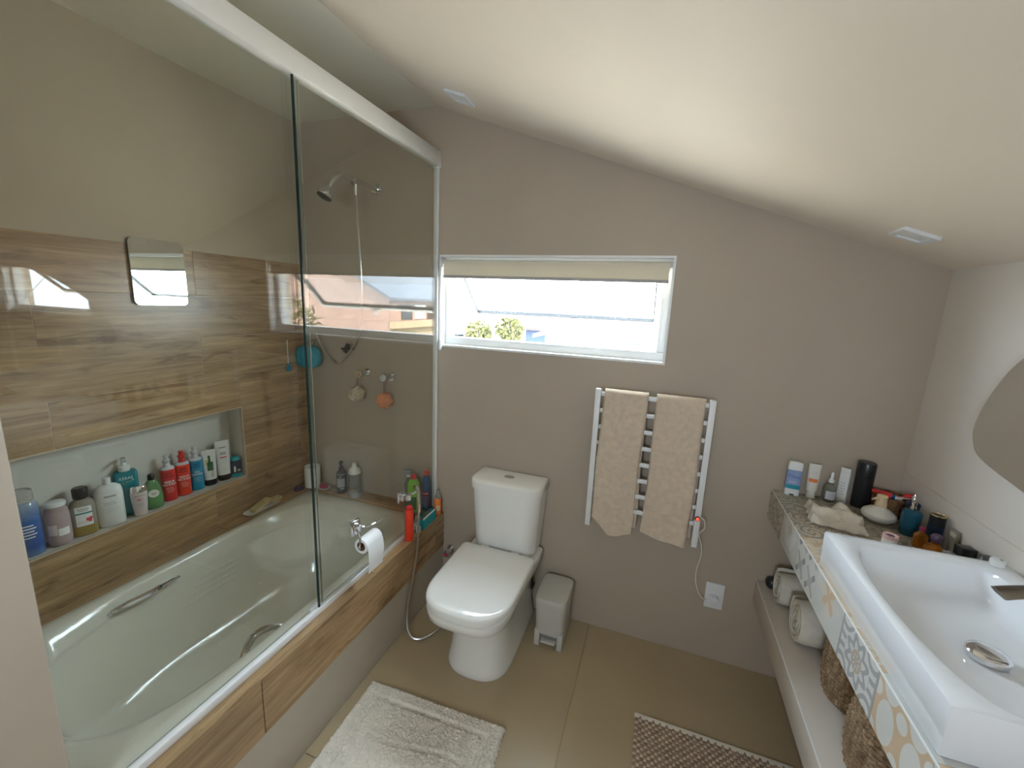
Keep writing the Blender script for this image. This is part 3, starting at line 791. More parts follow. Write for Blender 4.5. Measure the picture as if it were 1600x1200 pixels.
# ------------------------------------------------------------------ wash basin
BX0, BX1, BY0, BY1, BZ = 2.500, 2.905, -1.150, -.560, .998
ba = thing('wash_basin', 'white rectangular countertop wash basin on the patterned counter', 'basin', (0, 0, CT+.0005))
H = BZ-CT
n = 84
def outer(z, ins, tilt=0.0):
    cx, cy = (BX0+BX1)/2, (BY0+BY1)/2
    return [(x + 0*tilt, y, z) for x, y, _ in ring(cx, cy, z, (BX1-BX0)/2-ins, (BY1-BY0)/2-ins, 'rect', n)]
def bowl(z, k, drop=0.0):
    """bowl outline with a bowed front edge; k shrinks it towards the drain"""
    cx, cy = 2.706, -.865; out = []
    for i in range(n):
        a = 2*PI*(i+.5)/n; c_, q_ = math.cos(a), math.sin(a); e = 9
        den = (abs(c_)**e+abs(q_)**e)**(1/e); x, y = c_/den, q_/den
        hxr = .142 if x > 0 else (.142 + .040*(1-(y)**2))
        out.append((cx+x*hxr*k, cy+y*.268*k, z))
    return out
m_ = MB(); m_.loft([outer(0, .006), outer(.004, .002), outer(H-.010, 0), outer(H-.003, .001), outer(H, .006), bowl(H, 1.02), bowl(H-.003, 1.0), bowl(H-.012, .985), bowl(.050, .93), bowl(.036, .88), bowl(.026, .74), bowl(.021, .4), bowl(.019, .12)])
m_.build('bowl', 'ceramic_basin', ba, smooth=50)
dr = MB().lathe([(.024, .020), (.034, .022), (.036, .026), (.036, .034), (.033, .038), (.022, .042), (.004, .043)], 28).build('drain_cap', 'chrome', ba, loc=(2.715, -.868, 0))
# faucet on the counter side of the basin deck
fa = thing('faucet', 'dark chrome basin faucet with a broad curved spout', 'faucet', (2.876, -.885, BZ+.001))
MB().secs([(0, .027, .027), (.006, .027, .027), (.010, .023, .023), (.075, .022, .022), (.09, .021, .021), (.095, .015, .015)], 24).build('body', 'dark_chrome', fa)
sp = []
for k in range(12):
    t = k/11; x = -.012-.172*t; z = .062+.040*math.sin(PI*(.25+.62*t)) ; hw = .017+.007*t; th = .009-.004*t
    sp.append([(x, -hw, z), (x-.001, -hw*.6, z+th), (x-.001, hw*.6, z+th), (x, hw, z), (x+.002, hw*.6, z-th), (x+.002, -hw*.6, z-th)])
MB().loft(sp).build('spout', 'dark_chrome', fa, smooth=50)
MB().box(-.070, .012, -.010, .010, .128, .136).box(-.006, .012, -.008, .008, .094, .130).build('lever', 'dark_chrome', fa, bevel=.003)

# ------------------------------------------------------------------ wall mirrors
mr = thing('wall_mirror', 'frameless irregular pebble-shaped mirror on the wall above the vanity', 'mirror', (W, 0, 0))
pts = [(-.442, 1.537), (-.363, 1.43), (-.326, 1.325), (-.336, 1.267), (-.384, 1.228), (-.561, 1.195), (-.80, 1.165), (-1.02, 1.19), (-1.14, 1.30), (-1.15, 1.45), (-1.06, 1.60), (-.86, 1.69), (-.64, 1.68)]
cl = smoothpath(pts+pts[:1], 8)[:-1]; cl = [(p.x, p.y) for p in [Vector((q[0], q[1], 0)) for q in cl]]
# closed Catmull-Rom
N_ = len(pts); cl = []
for i in range(N_):
    p0, p1, p2, p3 = [Vector(pts[(i+d) % N_]) for d in (-1, 0, 1, 2)]
    for j in range(8):
        t = j/8; q = .5*((2*p1)+(p2-p0)*t+(2*p0-5*p1+4*p2-p3)*t*t+(3*p1-p0-3*p2+p3)*t**3); cl.append((q.x, q.y))
ctr = (sum(q[0] for q in cl)/len(cl), sum(q[1] for q in cl)/len(cl))
def scl(k): return [((q[0]-ctr[0])*k+ctr[0], (q[1]-ctr[1])*k+ctr[1]) for q in cl]
mm = MB(); mm.loft([[(-.021, a, b_) for a, b_ in scl(1.0)], [(-.0225, a, b_) for a, b_ in scl(.995)]], True, True)
mm.build('mirror_plate', 'mirror', mr, smooth=0)
mm = MB(); mm.loft([[(-.0005, a, b_) for a, b_ in scl(.94)], [(-.0208, a, b_) for a, b_ in scl(.94)]]); mm.build('backing', 'white_plastic', mr, smooth=0)
sm = thing('shaving_mirror', 'small rounded rectangular mirror on the wood-look tiles', 'mirror', (0, -.757, 1.677))
sm.rotation_euler = (0, math.radians(0), 0)
def yz(hw, hh, r, x):
    out = []
    for sx, sy, a0 in ((1, 1, 0), (-1, 1, 1), (-1, -1, 2), (1, -1, 3)):
        for k in range(6):
            a = (a0+k/5)*PI/2; out.append((x, sx*(hw-r)+r*math.cos(a), sy*(hh-r)+r*math.sin(a)))
    return out
MB().loft([yz(.101, .131, .02, .0005), yz(.101, .131, .02, .0095)]).build('backing', 'black_plastic', sm, smooth=0)
MB().loft([yz(.101, .131, .02, .0096), yz(.100, .130, .02, .0125)]).build('mirror_plate', 'mirror', sm, smooth=0)
for s in (-1, 1): MB().lathe([(.0035, 0), (.0035, .0015)], 10).build('screw', 'chrome', sm, loc=(.0126, s*.035, .118)).rotation_euler = (0, PI/2, 0)
# ------------------------------------------------------------------ small bottles and jars
for nm, c, r_ in (('c_blue', (.03, .13, .42), .25), ('c_teal', (.0, .20, .24), .3), ('c_teal_light', (.0, .33, .38), .35), ('c_red', (.72, .03, .03), .3), ('c_red2', (.82, .05, .02), .3), ('c_sky', (.01, .30, .50), .3), ('c_green', (.10, .36, .08), .25),
                  ('c_dark_green', (.02, .12, .04), .4), ('c_white', (.80, .80, .78), .3), ('c_offwhite', (.72, .69, .62), .35), ('c_pinkwhite', (.72, .62, .60), .3), ('c_silver', (.62, .62, .63), .25), ('c_grey', (.35, .35, .34), .4),
                  ('c_black', (.012, .012, .014), .3), ('c_navy', (.01, .025, .06), .3), ('c_lime', (.25, .62, .04), .3), ('c_deep_blue', (.0, .10, .28), .3), ('c_maroon', (.25, .02, .05), .4), ('c_orange', (.85, .22, .05), .35),
                  ('c_peach', (.78, .58, .36), .4), ('c_pink', (.80, .52, .52), .4), ('c_text', (.10, .10, .11), .5), ('c_text_white', (.82, .82, .80), .5), ('c_text_red', (.55, .03, .04), .5), ('c_text_dark_red', (.28, .01, .02), .5), ('c_label_red', (.60, .03, .08), .5),
                  ('c_yellow', (.70, .55, .06), .4), ('c_blue_ink', (.05, .10, .45), .4), ('c_sea', (.02, .30, .38), .4), ('c_periwinkle', (.28, .36, .58), .4), ('c_sand', (.60, .53, .42), .5), ('c_dusk', (.09, .05, .09), .4), ('c_magenta', (.45, .03, .16), .5), ('c_amber', (.30, .21, .05), .15)):
    plain(nm, c, r_, var=.04)
clear_plastic('clear', (.85, .85, .84), .85, .06); clear_plastic('clear_pink', (.66, .50, .49), .35, .08); clear_plastic('clear_tea', (.46, .42, .33), .4, .08); clear_plastic('clear_amber', (.55, .42, .18), .75, .08)
clear_plastic('clear_green', (.30, .62, .26), .6, .08); clear_plastic('clear_blue', (.05, .22, .62), .55, .08); clear_plastic('amber_glass', (.80, .32, .04), .85, .03); clear_plastic('gold_glass', (.80, .60, .15), .85, .03)
clear_plastic('smoke', (.35, .35, .33), .8, .06); clear_plastic('blue_glass', (.04, .20, .30), .55, .08); clear_plastic('foam_clear', (.62, .62, .55), .8, .1)
m, nt, b = new_mat('blue_fade')
sp_ = nt.nodes.new('ShaderNodeSeparateXYZ'); nt.links.new(coords(nt), sp_.inputs[0])
nt.links.new(ramp(nt, sp_.outputs[2], ((.0, (.25, .45, .75)), (.035, (.02, .12, .52)), (.13, (.02, .17, .55)), (.19, (.45, .55, .70)))), b.inputs['Base Color'])
b.inputs['Roughness'].default_value = .12; b.inputs['Transmission Weight'].default_value = .35

def bottle(name, label, cat, loc, rz, body, bmat, cap=None, cmat=None, e=2, group=None, n=28):
    t = thing(name, label, cat, loc, rz, group)
    MB().secs(body, n).build('body', bmat, t, smooth=50)
    if cap: MB().secs(cap, 20).build('cap', cmat, t, smooth=45)
    return t
NZ = NZ0+.0025
GN = 'toiletries in the wall niche'
R0 = math.radians(68)
def strokes(t, z0, rows, w, mat, body, gap=.006, h=.0022):
    for k in range(rows): patch('print_line', mat, t, -w*(1-.18*(k % 3)), w*(1-.25*((k+1) % 2)), z0-gap*k, z0-gap*k+h, body)
# 1 tall blue bottle
t = bottle('shampoo_bottle', 'tall blue bottle with a clear cap at the near end of the niche', 'bottle', (-.055, -1.236, NZ), R0,
    [(0, .035, .030), (.004, .038, .034), (.16, .038, .034), (.185, .037, .032), (.197, .029, .026)], 'blue_fade', [(.198, .030, .026), (.205, .031, .027), (.240, .029, .026), (.243, .024, .022)], 'clear', group=GN)
strokes(t, .115, 5, .026, 'c_text_white', (.0384, .0344), .011, .004)
# 2 squat pink bottle
t = bottle('body_oil_bottle', 'squat clear bottle of pinkish liquid with a white lid in the niche', 'bottle', (-.050, -1.157, NZ), R0,
    [(0, .028, .026), (.004, .032, .030), (.02, .034, .031), (.11, .034, .031), (.135, .031, .028), (.148, .025, .022)], 'clear_pink', [(.149, .028, .024), (.153, .029, .025), (.163, .028, .024), (.166, .024, .020)], 'c_white', group=GN)
MB().secs([(.004, .029, .027), (.075, .030, .027), (.076, .027, .025)], 24).build('liquid', 'c_pinkwhite', t, smooth=50)
patch('paper_label', 'c_white', t, -.002, .030, .040, .068, (.0344, .0314)); patch('back_label', 'c_pinkwhite', t, -.030, -.004, .045, .085, (.0342, .0312))
# 3 amber soap with black cap
t = bottle('liquid_soap_bottle', 'clear bottle of amber soap with a black cap and fruit label', 'bottle', (-.052, -1.083, NZ), R0,
    [(0, .032, .024, 3), (.004, .037, .028, 3), (.115, .037, .028, 3), (.135, .030, .024, 2.6), (.145, .018, .018)], 'clear_tea', [(.146, .019, .019), (.15, .023, .021), (.186, .023, .021), (.190, .019, .017)], 'c_black', group=GN)
MB().secs([(.004, .0372, .0282, 3), (.040, .0372, .0282, 3)], 24).build('soap', 'c_amber', t, smooth=50)
bd = (.0374, .0284, 3)
patch('paper_label', 'c_white', t, -.018, .020, .042, .120, bd); patch('label_band', 'c_teal', t, -.018, .020, .090, .096, (.0377, .0287, 3))
for k, (x, z, r) in enumerate(((.008, .066, .006), (.014, .070, .005), (.011, .060, .005))):
    patch('printed_fruit', 'c_label_red', t, x-r, x+r, z-r, z+r, (.0377, .0287, 3))
patch('printed_apple', 'c_offwhite', t, -.014, .004, .052, .062, (.0377, .0287, 3))
strokes(t, .112, 3, .012, 'c_text', (.0377, .0287, 3), .005, .0018)
# 4 white bottle
t = bottle('conditioner_bottle', 'large plain white bottle with a small white cap in the niche', 'bottle', (-.050, -1.000, NZ), R0,
    [(0, .040, .030, 2.6), (.004, .044, .033, 2.6), (.135, .044, .033, 2.6), (.155, .040, .030, 2.5), (.167, .026, .020), (.171, .014, .014)], 'c_white', [(.171, .012, .012), (.174, .014, .014), (.196, .013, .013), (.198, .010, .010)], 'c_white', group=GN)
bd = (.0444, .0334, 2.6)
patch('print_line', 'c_grey', t, -.012, .016, .124, .131, bd); strokes(t, .10, 2, .016, 'c_grey', bd, .008, .0018); strokes(t, .08, 3, .022, 'c_silver', bd, .008, .0014)
# 5 teal pump bottle
t = bottle('pump_bottle', 'tall teal pump bottle with a white nozzle behind the small pink one', 'bottle', (-.080, -.922, NZ), R0,
    [(0, .036, .020, 5), (.004, .039, .022, 5), (.185, .039, .022, 5), (.192, .034, .018, 4)], 'c_teal', [(.192, .018, .016), (.196, .020, .018), (.212, .019, .017), (.216, .009, .009), (.238, .006, .006)], 'c_white', group=GN)
MB().secs([(.238, .008, .008), (.246, .009, .009), (.250, .007, .007)], 16).box(-.006, .006, -.038, .002, .2405, .2475).build('nozzle', 'clear', t, smooth=40)
letters('lettering', 'KERAS', .017, 'c_text_white', t, 0, .164, y=-.0224, squash=.9)
for k in range(5): MB().sphere((-.020+.010*k, -.0222, .139+.0035*k), .0032, .0012, .0028, 10).build('gold_dot', 'gold', t)
# 6 small pink bottle
t = bottle('hair_bath_bottle', 'small pale pink bottle with a silver cap standing in front of the teal pump', 'bottle', (-.024, -.912, NZ), R0,
    [(0, .018, .014, 2.4), (.003, .021, .016, 2.4), (.06, .026, .020, 2.4), (.105, .0285, .0215, 2.4)], 'c_pinkwhite', [(.1055, .0285, .0215, 2.4), (.108, .029, .022, 2.4), (.128, .027, .020, 2.4), (.133, .022, .016, 2.4)], 'chrome', group=GN)
letters('lettering', 'KÉRASTASE', .0072, 'c_text', t, 0, .091, body=(.0284, .0216, 2.4)); letters('monogram', 'K', .018, 'c_text_red', t, 0, .074, body=(.0276, .0209, 2.4))
patch('mark_line', 'c_text_red', t, -.013, .013, .0735, .0748, (.0276, .0209, 2.4)); strokes(t, .058, 4, .011, 'c_grey', (.0268, .0202, 2.4), .005, .0014)
# 7 green bottle
t = bottle('green_soap_bottle', 'green translucent bottle with a black cap and round label', 'bottle', (-.048, -.848, NZ), R0,
    [(0, .030, .022, 2.6), (.004, .034, .025, 2.6), (.04, .035, .026, 2.6), (.085, .031, .023, 2.5), (.115, .022, .018), (.128, .013, .012)], 'clear_green', [(.129, .011, .011), (.132, .013, .013), (.150, .012, .012), (.154, .008, .008)], 'c_black', group=GN)
MB().secs([(.004, .031, .023, 2.6), (.055, .032, .024, 2.6), (.056, .028, .02, 2.6)], 24).build('liquid_soap', 'c_green', t, smooth=50)
o = MB().loft([ring(0, 0, 0, .019, .017, 2, 24), ring(0, 0, .0012, .019, .017, 2, 24)]).build('round_label', 'c_offwhite', t, loc=(0, -.0258, .072)); o.rotation_euler = (math.radians(84), 0, 0)
for k in range(2): patch('print_line', 'c_dark_green', t, -.009+.003*k, .009-.003*k, .072-.006*k, .0745-.006*k, y=-.0278)
# 8-10 red, red, blue bottles with grey / red tops
def salon(label, y, x, bm, cm, words, dark, z=.0):
    t = bottle('salon_bottle', label, 'bottle', (x, y, NZ), R0,
        [(0, .025, .021, 2.4), (.004, .0275, .023, 2.4), (.145, .0275, .023, 2.4), (.148, .027, .0225, 2.4)], bm, [(.1565, .016, .016), (.165, .013, .013), (.178, .011, .011), (.181, .014, .014), (.192, .014, .014), (.194, .009, .009), (.203, .008, .008), (.206, .011, .011), (.212, .010, .010)], cm, group=GN)
    MB().secs([(.1482, .0272, .0227, 2.4), (.157, .024, .020, 2.4), (.160, .018, .016)], 24).build('shoulder', 'c_silver', t, smooth=45)
    bd = (.0279, .0234, 2.4)
    letters('lettering', 'BED\nHEAD', .013, dark, t, 0, .124, body=bd, bold=.0003)
    for k, w_ in enumerate(words): letters('lettering', w_, .0125, 'c_text_white', t, 0, .092-.013*k, body=bd, bold=.0004)
    strokes(t, .062, 3, .013, 'c_text_white', bd, .009, .0016)
salon('red squeeze bottle with a grey top between the green bottle and another red bottle', -.774, -.062, 'c_red', 'c_silver', ['RESUR', 'RECTION'], 'c_text_dark_red')
salon('red squeeze bottle with a red top beside the blue one', -.710, -.064, 'c_red2', 'c_red', ['RESUR', 'RECTION'], 'c_text_dark_red')
salon('blue squeeze bottle with a grey top next to the red pair', -.650, -.066, 'c_sky', 'c_silver', ['RE', 'COVERY'], 'c_deep_blue')
# 11, 12 tubes standing on their caps
def tube_(name, label, loc, rz, w, h, mat, capm, capr=None, group=GN, caph=.028, d=.018):
    t = thing(name, label, 'tube', loc, rz, group); capr = capr or w*.82
    MB().secs([(0, capr*.96, d*1.0, 2.3), (.002, capr, d*1.03, 2.3), (caph, capr, d*1.03, 2.3)], 24).build('cap', capm, t, smooth=45)
    MB().secs([(caph+.0005, w*.88, d, 2.2), (caph+.3*(h-caph), w*.92, d*.86, 2.2), (caph+.7*(h-caph), w*.97, d*.45, 2.2), (h-.008, w, .0022, 2.6), (h, w, .0020, 2.6)], 28).build('body', mat, t, smooth=60)
    return t
def ftilt(h, caph, d, z):
    k = (z-caph)/(h-caph)
    return d*(1-.14*k/.3) if k < .3 else (d*(.86-.41*(k-.3)/.4) if k < .7 else d*.45+(.0022-d*.45)*(k-.7)/.3)
t = tube_('hair_cream_tube', 'white tube with a green printed panel standing on a black cap', (-.058, -.590, NZ), R0, .030, .178, 'c_white', 'c_black')
def tpatch(nm, mat, t, x0, x1, z0, z1, w, h, caph=.028, d=.018):
    n = 6; vs = []; fs = []
    for j in range(5):
        z = z0+(z1-z0)*j/4
        for i in range(n+1):
            x = x0+(x1-x0)*i/n; dd = ftilt(h, caph, d, z); q = min(.999, abs(x)/(w*.9)); vs.append((x, -dd*(1-q**2.2)**(1/2.2)-.0008, z))
    for j in range(4):
        for i in range(n): a = j*(n+1)+i; fs.append((a, a+1, a+n+2, a+n+1))
    me = bpy.data.meshes.new(nm); me.from_pydata(vs, [], fs); me.materials.append(MATS[mat]); return link(nm, me, t)
tpatch('printed_panel', 'c_dark_green', t, -.012, .013, .075, .118, .030, .178); tpatch('printed_leaf', 'c_dark_green', t, -.006, .004, .118, .150, .030, .178)
tpatch('printed_flower', 'c_yellow', t, -.017, -.004, .122, .130, .030, .178); tpatch('printed_flower', 'c_yellow', t, -.016, -.010, .105, .116, .030, .178); tpatch('printed_wood', 'c_sand', t, .002, .013, .040, .074, .030, .178)
t = tube_('conditioner_tube', 'taller white tube with a thin red stripe standing on a black cap', (-.056, -.522, NZ), R0, .032, .205, 'c_white', 'c_black')
for z0, z1, x, mt in ((.168, .174, .014, 'c_grey'), (.142, .147, .012, 'c_grey'), (.135, .140, .014, 'c_grey'), (.118, .123, .015, 'c_label_red'), (.108, .1095, .014, 'c_silver'), (.100, .1015, .012, 'c_silver'), (.092, .0935, .014, 'c_silver'), (.060, .063, .006, 'c_silver')):
    tpatch('print_line', mt, t, -x, x, z0, z1, .032, .205)
# 13 dark jar with teal lid
t = bottle('shower_gel_bottle', 'short dark navy bottle with a teal lid at the far end of the niche', 'bottle', (-.040, -.471, NZ), R0,
    [(0, .022, .016, 4), (.003, .0245, .018, 4), (.018, .0245, .018, 4), (.0185, .0247, .0182, 4), (.080, .0247, .0182, 4), (.088, .020, .016, 3)], 'c_navy', [(.0885, .020, .016, 3), (.104, .019, .015, 3), (.107, .015, .012, 3)], 'c_teal_light', group=GN)
MB().secs([(.001, .0249, .0184, 4), (.018, .0249, .0184, 4)], 24).build('base_band', 'c_teal_light', t, smooth=45)
patch('printed_figure', 'c_white', t, -.012, -.005, .028, .060, y=-.0187); patch('printed_figure', 'c_sand', t, .004, .016, .030, .040, y=-.0187); patch('printed_panel', 'c_white', t, -.013, -.003, .040, .050, y=-.0188)

# ---- on the bath ledges
LZ = .4605
cu = thing('white_cup', 'white straight-sided cup in the back corner of the bath ledge', 'cup', (.060, -.066, LZ))
MB().lathe([(.040, 0), (.044, .002), (.046, .125), (.0445, .127), (.043, .125), (.041, .010), (.0, .008)], 32, cap1=False).build('body', 'ceramic', cu, smooth=45)
br_ = MB().tube([(.01, .005, .012), (-.02, .012, .118)], .004, 8).build('brush_handle', 'c_maroon', cu)
def torus_bundle(t, R, r, k, mat, nm, seedv, flat=.5):
    rn = random.Random(seedv); m = MB()
    for q in range(k):
        ph = rn.uniform(0, 6); pts = []
        for i in range(20):
            a = 2*PI*i/20; rr_ = R*(1+.18*math.sin(3*a+ph)); pts.append((rr_*math.cos(a), rr_*math.sin(a), r*1.2+r*.9*flat*(1+math.sin(2*a+ph*2))))
        m.tube(pts, r, 6, closed=True)
    m.build(nm, mat, t, smooth=60)
t = thing('hair_scrunchie', 'dark purple scrunchie lying beside the white cup', 'scrunchie', (.034, -.150, LZ)); torus_bundle(t, .021, .0065, 4, 'purple', 'band', 2)
MB().secs([(.001, .013, .013), (.018, .016, .016), (.028, .010, .010)], 14).build('gathered_cloth', 'purple', t)
t = thing('soap_dish', 'clear dish with a dark pink soap on the bath ledge', 'soap dish', (.148, -.070, LZ))
MB().secs([(0, .030, .022), (.003, .036, .027), (.010, .043, .032), (.012, .042, .031), (.005, .030, .022), (.004, .01, .008)], 28, cap1=True).build('dish', 'ceramic', t, smooth=60)
MB().secs([(.006, .020, .014, 2.6), (.009, .026, .018, 2.6), (.020, .026, .018, 2.6), (.025, .018, .012, 2.5)], 24).build('soap', 'pink_soap', t, smooth=60)
t = bottle('body_wash_bottle', 'black pump bottle standing on the back ledge of the bath', 'bottle', (.276, -.060, LZ), math.radians(30),
    [(0, .028, .028), (.003, .030, .030), (.122, .030, .030), (.134, .026, .026), (.138, .017, .017)], 'c_black', [(.138, .015, .015), (.160, .015, .015), (.163, .006, .006), (.182, .005, .005)], 'c_black')
MB().secs([(.182, .010, .010), (.192, .011, .011), (.196, .007, .007)], 14).box(-.005, .005, -.034, .0, .1845, .1915).build('nozzle', 'c_black', t, smooth=40)
patch('silver_band', 'c_silver', t, -.03, .03, .119, .1215, (.0303, .0303)); strokes(t, .104, 1, .010, 'c_text_white', (.0303, .0303)); patch('printed_mark', 'c_text_white', t, -.002, .020, .030, .034, (.0303, .0303)); patch('paper_panel', 'c_grey', t, -.024, .024, .04, .095, (.0301, .0301))
t = bottle('foam_bottle', 'clear foam pump bottle with a frosted top beside the black bottle', 'bottle', (.382, -.072, LZ), 0,
    [(0, .032, .032), (.003, .034, .034), (.03, .034, .034), (.034, .032, .032), (.135, .032, .032), (.143, .030, .030)], 'foam_clear', [(.1435, .034, .034), (.150, .035, .035), (.168, .031, .031), (.180, .018, .018), (.186, .014, .014), (.205, .013, .013), (.207, .010, .010)], 'c_offwhite')
MB().secs([(.001, .0345, .0345), (.030, .0345, .0345)], 24).build('base_band', 'c_grey', t, smooth=45)
t = thing('sponge_tray', 'narrow white tray on the side ledge of the bath', 'tray', (.037, -.395, LZ))
MB().secs([(0, .022, .090, 4), (.002, .027, .100, 4), (.014, .031, .108, 4), (.015, .029, .106, 4), (.006, .025, .098, 4), (.004, .01, .05, 3)], 32).build('dish', 'ceramic', t, smooth=50)
o = MB().box(-.022, .022, -.055, .055, 0, .020).build('bath_sponge', 'sponge_yellow', bevel=.004); o.location = (.040, -.405, LZ+.018); o.rotation_euler = (math.radians(11), 0, .10); tag(o, 'yellow block sponge leaning on the narrow tray', 'sponge')
o = MB().box(-.020, .020, -.030, .030, 0, .016).build('bath_sponge', 'sponge_yellow', bevel=.004); o.location = (.040, -.318, LZ+.0165); o.rotation_euler = (0, 0, -.10); tag(o, 'small flat yellow sponge at the back of the narrow tray', 'sponge')

# ---- at the outer end of the ledge
OZ = HL+.001
t = bottle('red_spray_can', 'bright red can on the ledge behind the spray hose', 'can', (.9135, -.318, OZ), 0, [(0, .019, .021), (.003, .0205, .023), (.150, .0205, .023), (.165, .018, .019)], 'c_red2', [(.1655, .015, .016), (.178, .015, .016), (.180, .012, .012)], 'c_red')
t = thing('soap_box', 'small teal carton with a white lining on the ledge', 'box', (.914, -.150, OZ), .02)
bxm = MB(); bxm.box(-.017, .017, -.065, .065, 0, .004)
bxm.box(-.017, -.014, -.065, .065, .004, .052).box(.014, .017, -.065, .065, .004, .052).box(-.014, .014, -.065, -.062, .004, .052).box(-.014, .014, .062, .065, .004, .052); bxm.build('carton', 'c_teal_light', t, smooth=0)
MB().box(-.0135, .0135, -.0615, .0615, .004, .046).build('contents', 'cardboard', t, smooth=0)
MB().box(.0115, .0138, -.061, .061, .0045, .060).build('lining', 'paper', t, smooth=0)
t = bottle('orange_spray_bottle', 'orange spray bottle with a clear top at the end of the ledge', 'bottle', (.9125, -.036, OZ), math.radians(30), [(0, .018, .018), (.003, .0205, .0205), (.088, .0205, .0205), (.096, .017, .017)], 'c_orange', [(.0965, .016, .016), (.104, .016, .016), (.122, .009, .009), (.128, .008, .008), (.146, .006, .006), (.148, .004, .004)], 'clear')
patch('printed_panel', 'c_peach', t, -.012, .012, .028, .060, (.0208, .0208))
for x, y, z in ((-.008, 0, .07), (.006, 0, .075), (.0, 0, .018)): patch('printed_spot', 'c_yellow', t, x-.003, x+.003, z, z+.006, (.0209, .0209))
t = bottle('small_white_bottle', 'tiny white bottle between the red can and the teal carton', 'bottle', (.918, -.243, OZ), 0, [(0, .011, .011), (.002, .012, .012), (.030, .012, .012), (.036, .008, .008)], 'c_white', [(.0365, .007, .007), (.048, .007, .007)], 'c_white')
t = bottle('green_cleaner_bottle', 'lime green bottle with a red cap in the corner behind the glass', 'bottle', (.790, -.086, LZ), .15, [(0, .028, .022, 3), (.004, .031, .024, 3), (.09, .031, .024, 3), (.10, .0315, .0245, 3), (.165, .031, .024, 3), (.185, .022, .018), (.190, .013, .013)], 'c_lime', [(.1905, .015, .015), (.212, .015, .015), (.214, .012, .012)], 'c_red')
patch('printed_panel', 'c_dark_green', t, -.026, .026, .02, .095, (.0314, .0244, 3))
t = bottle('blue_cleaner_bottle', 'blue bottle with a red cap in the corner behind the glass', 'bottle', (.838, -.032, LZ), .3, [(0, .021, .021), (.004, .0235, .0235), (.170, .0235, .0235), (.195, .016, .016), (.200, .012, .012)], 'c_deep_blue', [(.2005, .013, .013), (.224, .013, .013), (.226, .010, .010)], 'c_red')
patch('printed_panel', 'c_maroon', t, -.018, .018, .085, .115, (.0239, .0239)); patch('printed_band', 'c_text_white', t, -.018, .018, .097, .101, (.0241, .0241))
t = bottle('trigger_spray_bottle', 'clear trigger spray bottle partly hidden by the lime green bottle', 'bottle', (.735, -.050, LZ), .2, [(0, .020, .020), (.004, .023, .023), (.14, .023, .023), (.17, .012, .012), (.178, .011, .011)], 'foam_clear', [(.1785, .013, .013), (.196, .013, .013)], 'c_offwhite')
MB().box(-.030, .016, -.008, .008, .198, .218).box(-.022, -.016, -.006, .006, .165, .198).build('trigger_head', 'c_grey', t, bevel=.003)
o = MB().secs([(0, .020, .030, 5), (.004, .022, .032, 5), (.022, .022, .032, 5), (.026, .019, .028, 5)], 24).build('scrub_sponge', 'plum'); o.location = (.828, -.175, .461); o.rotation_euler = (0, 0, .5); tag(o, 'dark plum scrubbing sponge on the tub rim behind the red can', 'sponge')

# ---- toilet paper on the glass
GX = G+.0105
ph = thing('paper_holder', 'chrome toilet paper holder stuck on the shower glass', 'paper holder', (GX, -.676, .694))
MB().box(0, .012, -.026, .026, -.032, .032).build('plate', 'chrome', ph, bevel=.003)
MB().box(.012, .022, -.017, .017, -.022, .022).build('boss', 'chrome', ph, bevel=.003)
MB().tube(smoothpath([(.020, -.010, .0), (.045, -.022, -.012), (.052, -.026, -.035), (.052, -.028, -.062)], 6), .0045, 8).build('arm', 'chrome', ph)
MB().tube(smoothpath([(.018, .012, .004), (.048, .03, .0), (.058, .08, -.002), (.052, .15, -.01)], 6), .0035, 8).build('cover_wire', 'chrome', ph)
MB().tube([(.052, -.032, -.062), (.052, .086, -.062)], .0065, 10).build('spindle', 'chrome', ph)
tr_ = thing('toilet_roll', 'nearly used white toilet paper roll hanging from the chrome holder', 'toilet roll', (GX+.052, -.650, .632))
def yring(y, r, n=28): return [(r*math.cos(2*PI*k/n), y, r*math.sin(2*PI*k/n)) for k in range(n)]
MB().loft([yring(-.048, .0195), yring(-.048, .031), yring(.048, .031), yring(.048, .0195), yring(-.048, .0195)], False, False).build('paper', 'paper', tr_, smooth=40)
MB().loft([yring(-.0485, .0175), yring(-.0485, .0194), yring(.0485, .0194), yring(.0485, .0175), yring(-.0485, .0175)], False, False).build('core', 'cardboard', tr_, smooth=40)
sh_ = []
for k in range(14):
    t_ = k/13; z = .004-.118*t_; x = .0315+.004*math.sin(3*t_); sh_.append([(x, -.047, z), (x+.0008, -.047, z), (x+.0008+.003*math.sin(5*t_), .047, z-.004*t_), (x+.003*math.sin(5*t_), .047, z-.004*t_)])
MB().loft(sh_).build('loose_sheet', 'paper', tr_, smooth=60)

